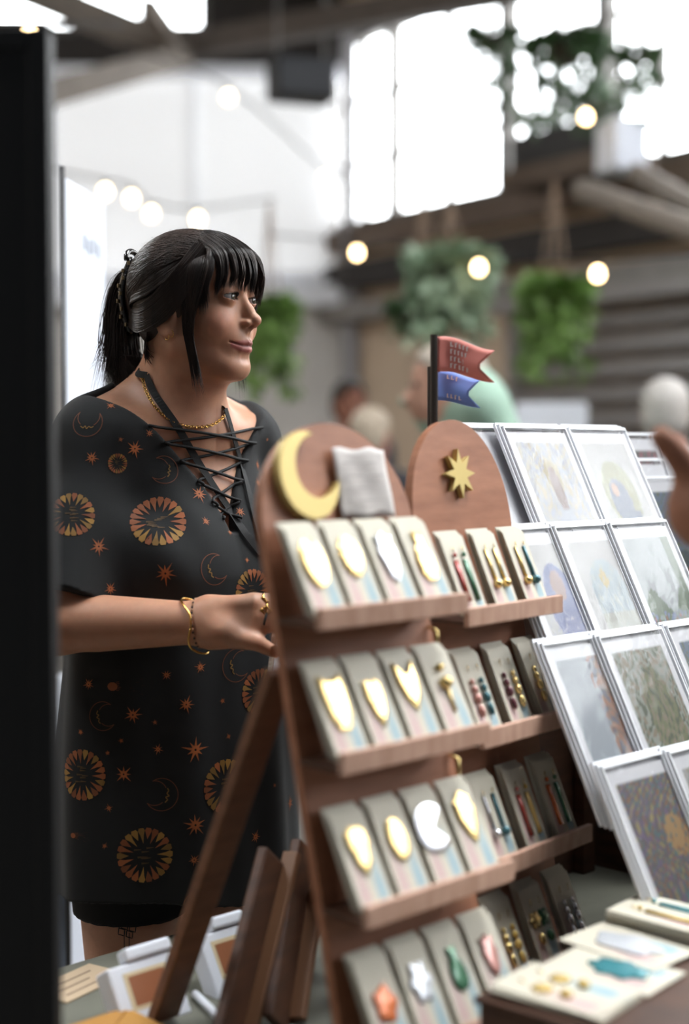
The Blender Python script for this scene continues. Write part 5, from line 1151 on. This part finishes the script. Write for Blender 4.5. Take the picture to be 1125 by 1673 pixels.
    # rings
    for i, (k, px, py, Y) in enumerate(((0, 440, 982, AY - 0.008), (1, 446, 999, AY - 0.015), (2, 446, 1017, AY - 0.023))):
        p = wp(px - 4, py, Y); t = wp(px + 12, py + 1, Y) - KN[k]; t /= np.linalg.norm(t); a = np.cross(t, [0, 0, 1.0]); a /= np.linalg.norm(a); b = np.cross(a, t)
        p = KN[k] + t * 0.014
        rg = mobj('finger_ring', *tube([p + 0.0098 * (math.cos(u) * a + math.sin(u) * b) for u in np.linspace(0, 2 * math.pi, 24)], 0.0016, 6, cap=False), g if i != 2 else black, W, True)
        if i < 2:
            out = np.cross([0, 0, 1.0], t); out = -a if (a @ (cl - p)) < 0 else a
            mobj('ring_ornament', *tube([p + out * 0.0108 + t * (0.007 * math.cos(u)) + b * (0.006 * math.sin(u) * math.cos(2 * u)) for u in np.linspace(0, 2 * math.pi, 24)], 0.0016, 6, cap=False), g, rg, True)
    # line tattoo on the thigh
    lines = []
    G = [(186, 1502), (198, 1502), (210, 1506), (222, 1510)]
    for x, y in ((186, 1502), (199, 1506), (194, 1516), (207, 1520), (212, 1510)):
        q = [(x, y), (x + 10, y + 3), (x + 9, y + 13), (x - 1, y + 10), (x, y)]; lines.append(q)
    lines += [[(203, 1520), (203, 1575)], [(211, 1524), (211, 1575)]]
    tl = []
    for q in lines:
        pp = []
        for a, b in zip(q[:-1], q[1:]):
            for t in np.linspace(0, 1, 5): pp.append((a[0] + (b[0] - a[0]) * t, a[1] + (b[1] - a[1]) * t))
        p = frompx(pp, 0.0004)
        if len(p) > 3:
            p = p[np.concatenate([[True], np.linalg.norm(np.diff(p, axis=0), axis=1) > 1e-4])]; tl.append(tube(p, 0.0007, 4))
    if tl: mobj('tattoo', *join(tl), mat('tattoo_ink', lin(30, 28, 32), rough=0.6), body)
woman = build_woman()
# ================================================================== people further off
def person(name_label, loc, rz, h, shirt, trousers, hair, skin=(0.42, 0.23, 0.16), armR=None, hairlen=0.0, group=None, lean=0.0, drop=0.0, step=0.013, arm_local=None):
    k = h / 1.70; E = empty('person', loc, rz, name_label, 'person', group)
    HC = np.array([0, -0.02 - lean * 0.5, 1.585 - abs(lean) * 0.10 - drop])
    sh = np.array([0.0, -lean * 0.4, 1.39 - abs(lean) * 0.08])
    hands = [(-0.26, -0.06, 0.80), (0.26, -0.06, 0.80)]
    def f(P):
        P = P / np.float32(k); S = P.copy(); S[:, 0] = np.abs(S[:, 0])
        d = smin(s_ell(P, HC + [0, 0.012, 0.02], (0.072, 0.092, 0.085)), s_ell(P, HC + [0, -0.02, -0.045], (0.058, 0.065, 0.072)), 0.03)
        d = smin(d, s_cap(P, HC + [0, -0.09, -0.02], HC + [0, -0.10, -0.035], 0.008, 0.014), 0.02)
        d = smin(d, s_ell(S, HC + [0.074, 0.012, -0.01], (0.010, 0.018, 0.030)), 0.01)
        d = smin(d, s_cap(P, sh, HC + [0, 0.02, -0.05], 0.058, 0.05), 0.03)
        d = smin(d, s_cap(S, sh + [0.02, 0.01, -0.005], sh + [0.17, 0.01, -0.02], 0.07, 0.058), 0.05)
        d = smin(d, s_ell(P, (0, -lean * 0.3, 1.22), (0.17, 0.115, 0.22)), 0.06); d = smin(d, s_ell(P, (0, 0, 0.98), (0.165, 0.12, 0.18)), 0.08)
        for s in (-1, 1):
            d = smin(d, chain(P, [(s * 0.085, 0.0, 0.90), (s * 0.09, 0.0, 0.48), (s * 0.09, 0.02, 0.07)], [0.088, 0.06, 0.042]), 0.04)
            d = smin(d, s_cap(P, (s * 0.09, 0.02, 0.045), (s * 0.10, -0.16, 0.035), 0.042, 0.034), 0.03)
            if s > 0 and arm_local is not None: continue
            a = sh + [s * 0.185, 0.01, -0.02]
            d = smin(d, chain(P, [a, (s * 0.24, 0.02, 1.10), hands[(s + 1) // 2]], [0.052, 0.042, 0.03]), 0.03)
            hp = np.array(hands[(s + 1) // 2])
            d = smin(d, s_ell(P, hp + [0, -0.01, -0.05], (0.018, 0.035, 0.05)), 0.02)
            for q in range(4): d = smin(d, chain(P, [hp + [0, -0.035 + 0.017 * q, -0.08], hp + [-s * 0.01, -0.037 + 0.017 * q, -0.125], hp + [-s * 0.025, -0.037 + 0.017 * q, -0.155]], [0.010, 0.009, 0.007]), 0.006)
            d = smin(d, chain(P, [hp + [0, -0.035, -0.03], hp + [-s * 0.01, -0.065, -0.07], hp + [-s * 0.015, -0.062, -0.10]], [0.012, 0.010, 0.008]), 0.01)
        if arm_local is not None: d = smin(d, arm_local(P * np.float32(k)) / np.float32(k), 0.02)
        return d * np.float32(k)
    if arm_local is None: lo, hi = (-0.36 * k, -0.36 * k - abs(lean), -0.02), (0.36 * k, 0.26 * k, 1.76 * k)
    else: lo, hi = (-0.36 * k, -0.95, -0.02), (0.42, 0.26 * k, 1.76 * k)
    v, q = mesh_sdf(f, lo, hi, step)
    def colf(V):
        P = V / k; c = np.tile(np.array(shirt[:3]), (len(V), 1)); c[P[:, 2] < 0.97] = trousers[:3]; c[P[:, 2] < 0.085] = (0.03, 0.028, 0.026)
        c[(np.linalg.norm(P - HC, axis=1) < 0.145 - drop * 0.22) & (P[:, 2] > HC[2] - 0.125 + drop * 0.2)] = skin
        for hp in hands: c[(np.linalg.norm(P - np.array(hp) - [0, 0, -0.07], axis=1) < 0.10)] = skin
        if arm_local is not None:
            ha = np.array(armR); c[np.linalg.norm(V - ha, axis=1) < 0.20] = skin
        return c
    v[:, 2] = np.maximum(v[:, 2], 0.0)
    body = sdf_obj('body', [(v, q)], mat('person_body', attr='Col', rough=0.7), E, colf)
    def hf(P):
        P = P / np.float32(k)
        d = s_ell(P, HC + [0, 0.018, 0.03], (0.083, 0.103, 0.090)); d = smin(d, s_ell(P, HC + [0, 0.05, -0.03 - hairlen * 0.5], (0.075, 0.062, 0.06 + hairlen)), 0.03)
        cut = (-(P[:, 1] - HC[1]) * 1.2 - (P[:, 2] - HC[2]) - 0.012) / 1.56
        return smax(d, cut, 0.01) * np.float32(k)
    hv, hq = mesh_sdf(hf, (HC - 0.15 - [0, 0, hairlen]) * k, (HC + 0.15) * k, 0.009)
    hm = mat('hair_%d_%d' % (int(hair[0] * 999), int(hair[2] * 999)), hair, rough=0.6, var=0.3, vscale=60, bump=0.4, bscale=120)
    sdf_obj('hair', [(hv, hq)], hm, E)
    for s in (-1, 1): mobj('eye', *lathe([(0.001, -0.009), (0.008, -0.005), (0.010, 0), (0.008, 0.005), (0.001, 0.009)], 10, (HC + [s * 0.030, -0.075, 0.005]) * k), mat('eye_dark', lin(40, 30, 28), rough=0.2), E, True)
    return E
def foot(px, Y): p = at(px, 740, Y); return (p[0], p[1], 0)
person('distant person with dark curly hair and a reddish face beyond the moon stand', foot(570, 7.0), 0.4, 1.76, lin(70, 74, 84), lin(40, 42, 48), lin(44, 32, 26), (0.36, 0.15, 0.10))
person('distant person with pale sandy hair in a dark top, in front of the dark-haired one', foot(604, 5.6), 2.6, 1.58, lin(46, 46, 52), lin(50, 50, 54), lin(186, 170, 150), (0.40, 0.17, 0.12))
person('grey-haired person in a sage green jacket leaning away beyond the flags', foot(838, 4.2), -1.4, 1.93, lin(140, 168, 150), lin(60, 62, 66), lin(176, 164, 150), lean=0.34, drop=0.15)
person('white-haired person beyond the rack of prints', foot(1086, 4.6), 2.9, 1.64, lin(196, 196, 200), lin(60, 60, 66), lin(186, 180, 174), (0.40, 0.20, 0.15))
# customer whose hand reaches in from the right
CL = np.array([1.02, 0.98, 0.0]); crz = math.radians(-140)
Rc = np.array([[math.cos(crz), -math.sin(crz), 0], [math.sin(crz), math.cos(crz), 0], [0, 0, 1]])
def c2l(p): return (np.asarray(p) - CL) @ Rc
def cp(px, py, Y): return c2l(at(px, py, Y))
def customer_arm(P):
    pc = cp(1156, 832, 1.45); wr = cp(1215, 905, 1.38)
    d = s_ell(P, pc, (0.042, 0.036, 0.040)); d = smin(d, s_cap(P, pc, wr, 0.034, 0.028), 0.02)
    d = smin(d, chain(P, [cp(1150, 812, 1.45), cp(1122, 766, 1.44), cp(1100, 735, 1.44), cp(1080, 714, 1.44)], [0.020, 0.0155, 0.0145, 0.011]), 0.014)
    for i in range(4):
        d = smin(d, chain(P, [cp(1150 + 8 * i, 815 + 16 * i, 1.46), cp(1175 + 6 * i, 775 + 24 * i, 1.52), cp(1150 + 6 * i, 765 + 24 * i, 1.55), cp(1135 + 6 * i, 780 + 24 * i, 1.53)], [0.013, 0.0115, 0.0105, 0.008]), 0.008)
    el = cp(1480, 1090, 1.16); s = np.array([0.19, 0.0, 1.39])
    return smin(d, chain(P, [wr, el, s], [0.028, 0.042, 0.052]), 0.02)
person('customer at the near side of the table reaching a hand towards the prints', CL, crz, 1.72, lin(60, 66, 84), lin(44, 46, 54), lin(60, 44, 34), skin=(0.30, 0.125, 0.07), armR=cp(1170, 840, 1.44), step=0.0085, arm_local=customer_arm)
# pale board on a far table
p = at(905, 700, 6.0); e = empty('far_table', (p[0], p[1], 0), -0.4, 'far white-topped stall table seen beyond the prints', 'table')
mobj('table_top', *box(-0.5, 0.5, -0.25, 0.25, 0.72, 0.75), wcard, e); 
for x in (-.45, .45):
    for y in (-.2, .2): mobj('leg', *box(x - .02, x + .02, y - .02, y + .02, 0, .72), mat('black_metal'), e)
sg = empty('white_sign_board', (p[0], p[1], 0.751), -0.3, 'pale sign board standing on the far stall table', 'sign'); mobj('board', *box(-0.16, 0.14, -0.02, 0.0, 0.0, 0.86), wcard, sg, bevel=0.005); mobj('stand_foot', *box(-0.1, 0.08, -0.06, 0.06, 0.0, 0.012), wcard, sg)
# ------------------------------------------------------------------ hanging plants
def leaves(n, gen, size, m, parent, name='foliage'):
    V, F = [], []
    for i in range(n):
        p, d = gen(); d = d / np.linalg.norm(d); s = np.cross(d, RNG.normal(0, 1, 3)); s /= np.linalg.norm(s); l = size * random.uniform(0.6, 1.3); nn = np.cross(s, d); b = len(V)
        V += [p, p + d * l * 0.5 + s * l * 0.28 + nn * l * 0.05, p + d * l, p + d * l * 0.5 - s * l * 0.28 + nn * l * 0.05]; F += [(b, b + 1, b + 2), (b, b + 2, b + 3)]
    return tag(mobj(name, V, F, m, parent), kind='stuff')
def basket(px, py, Y, r, fall, m, lab, n=900, dens=1.0, pot=True, ropes=0.5):
    p = at(px, py, Y); E = empty('hanging_plant', p, 0, lab, 'hanging plant', None)
    if pot: mobj('pot', *lathe([(r * 0.35, -r * 0.6), (r * 0.55, -r * 0.1), (r * 0.58, 0.0), (r * 0.50, 0.0)], 18), mat('pot_brown', lin(74, 62, 54), rough=0.8), E, True)
    for k in range(3):
        a = 2.1 * k + 0.4; mobj('hanger_cord', *tube([(r * 0.55 * math.cos(a), r * 0.55 * math.sin(a), 0), (0, 0, ropes)], 0.006, 6), mat('rope', lin(140, 118, 100), rough=0.8), E)
    def g():
        a = random.uniform(0, 6.28); rr = r * math.sqrt(random.random()) * 1.0
        if random.random() < 0.5: return np.array([rr * math.cos(a), rr * math.sin(a), r * 0.35 * random.random() - rr * 0.3]), np.array([math.cos(a), math.sin(a), random.uniform(-0.6, 0.9)])
        k = int(a * 1.3) / 1.3 + 0.3; t = random.random(); return np.array([(r * 0.8 + 0.03 * math.sin(9 * t)) * math.cos(k), r * 0.8 * math.sin(k), -fall * t * (0.5 + 0.5 * math.sin(k * 5) ** 2)]) + RNG.normal(0, 0.02, 3), np.array([RNG.normal(), RNG.normal(), -1.2])
    leaves(n, g, 0.07, m, E); return E
gA = mat('leaf_sage', lin(166, 186, 160), rough=0.55, color2=lin(126, 150, 120), vscale=20); gB = mat('leaf_bright', lin(130, 162, 84), rough=0.5, color2=lin(98, 132, 62), vscale=20); gC = mat('leaf_deep', lin(70, 98, 58), rough=0.5, color2=lin(48, 74, 42), vscale=20)
basket(735, 425, 6.3, 0.17, 0.36, gA, 'sage green hanging basket plant above the flags', 1100, ropes=0.24)
basket(905, 470, 6.6, 0.14, 0.42, gB, 'bright green trailing plant hung in front of the roller shutter', 1100, ropes=0.5)
basket(690, 500, 7.0, 0.13, 0.15, gC, 'deep green plant hanging lower beside the sage basket', 500, ropes=0.6)
basket(440, 500, 6.8, 0.10, 0.42, gB, 'green trailing plant hanging behind the woman\'s face', 900, ropes=0.5)
basket(805, 60, 7.2, 0.13, 0.42, gC, 'dark trailing plant hanging before the middle windows', 350, ropes=0.35)
basket(925, 70, 6.9, 0.18, 0.42, gC, 'large dark trailing plant hanging over the black planter trough', 700, ropes=0.35)
basket(1040, 90, 6.6, 0.08, 0.40, gC, 'thin trailing plant hanging before the end window', 260, ropes=0.4)
# planter trough, pale duct, loudspeaker under the roof
def wthing(name, px0, px1, py0, py1, d0, d1, m, lab, cat):
    s0, z1 = onw(px0, py0, d1); s1, z0 = onw(px1, py1, d1); v, f = wb(s0, s1, z0, z1, d0, d1)
    return tag(mobj(name, v, f, m, None, bevel=0.01), lab, cat)
s0, z1 = onw(828, 208, 0.45); s1, z0 = onw(980, 262, 0.45)
z0, z1 = onw(900, 262, 0.45)[1], onw(900, 205, 0.45)[1]
PT = empty('planter_trough', WO + WE * s0 + WM * 0.13 + np.array([0, 0, z0]), Rz, 'black planter trough on a timber ledge under the end windows', 'planter')
mobj('trough', *box(0, s1 - s0, -0.30, -0.02, 0.0, z1 - z0), mat('trough_black', lin(44, 42, 42), rough=0.7), PT, bevel=0.01); mobj('ledge', *box(-0.05, s1 - s0 + 0.1, -0.34, 0.0, -0.10, -0.002), mat('ledge_timber'), PT)
leaves(160, lambda: (np.array([random.uniform(0, s1 - s0), -0.16 + random.uniform(-.1, .1), z1 - z0 + random.uniform(-0.02, 0.14)]), np.array([RNG.normal() * .4, RNG.normal() * .4, 1])), 0.09, gC, PT)
p = at(1015, 240, 6.6); e = empty('duct_box', p, 0.3, 'pale grey duct box hung beside the planter trough', 'duct'); mobj('duct_body', *box(-0.085, 0.085, -0.1, 0.1, -0.115, 0.115), mat('duct_paint', lin(206, 210, 220), rough=0.5), e, bevel=0.01); mobj('duct_rod', *tube([(0, 0, 0.11), (0, 0, ROOF - p[2])], 0.01, 6), grey, e)
p = at(492, 132, 7.6); e = empty('loudspeaker', p, 0.35, 'black loudspeaker box slung under the roof beams', 'loudspeaker')
mobj('cabinet', *box(-0.17, 0.17, -0.1, 0.1, -0.11, 0.11), blk, e, bevel=0.02); mobj('grille', *box(-0.15, 0.15, -0.108, -0.1, -0.09, 0.09), mat('grille', lin(40, 42, 48), rough=0.5), e); [mobj('hanging_rod', *tube([(x, 0, 0.1), (x, 0, ROOF - p[2])], 0.005, 6), grey, e) for x in (-0.13, 0.13)]
# ------------------------------------------------------------------ festoon lights
bulb_m = mat('warm_bulb', (1, 0.8, 0.5, 1), rough=0.3, emit=(1.0, 0.70, 0.36, 1), estr=16.0)
def festoon(pts, lab, bulbs):
    P = [at(*q) for q in pts]; o = P[0].copy(); E = empty('festoon_lights', o, 0, lab, 'string lights')
    C = bez([q + np.array([0, 0, 0.05]) - o for q in P], 8); mobj('cable', *tube(C, 0.006, 6), mat('cable_black', lin(30, 30, 32), rough=0.6), E, True)
    for i in bulbs:
        q = P[i] - o; b = mobj('bulb', *lathe([(0.002, -0.028), (0.016, -0.022), (0.022, -0.006), (0.017, 0.010), (0.010, 0.022)], 14, q), bulb_m, E, True); mobj('socket', *lathe([(0.011, 0.020), (0.012, 0.045), (0.006, 0.05)], 10, q), mat('socket_black', lin(24, 24, 25), rough=0.5), b, True)
festoon([(20, 285, 6.2), (172, 312, 6.6), (215, 323, 6.7), (247, 348, 6.8), (323, 357, 7.0), (450, 340, 7.4)], 'string of warm bulbs sagging across the white wall behind the woman', [1, 2, 3, 4])
festoon([(440, 400, 7.0), (583, 412, 6.8), (782, 436, 6.0), (976, 446, 5.4), (1200, 430, 5.0)], 'string of warm bulbs running past the hanging baskets to the shutter', [1, 2, 3])
festoon([(200, 90, 7.2), (373, 158, 7.4), (531, 290, 8.0), (640, 360, 8.6)], 'string of warm bulbs dropping from the roof beam towards the corner', [1, 2])
festoon([(800, 120, 7.4), (957, 190, 6.4), (1160, 200, 5.6)], 'string with one warm bulb in front of the planter trough', [1])
festoon([(-80, 40, 5.0), (48, 58, 5.2), (200, 60, 5.8)], 'string with one warm bulb just above the black panel', [1])
# ------------------------------------------------------------------ pale card in the woman's hand
c = at(446, 1082, AY + 0.03); e = empty('held_card', c, 0.9, 'pale card with a bright edge held in the woman\'s hand', 'card')
e.rotation_euler = (0.0, 0.20, 1.0); mobj('card_sheet', *box(-0.004, 0.13, -0.0035, 0.0035, -0.045, 0.055), wcard, e, bevel=0.001); mobj('card_rim', *box(-0.0055, -0.004, -0.004, 0.004, -0.045, 0.055), silver_m, e)
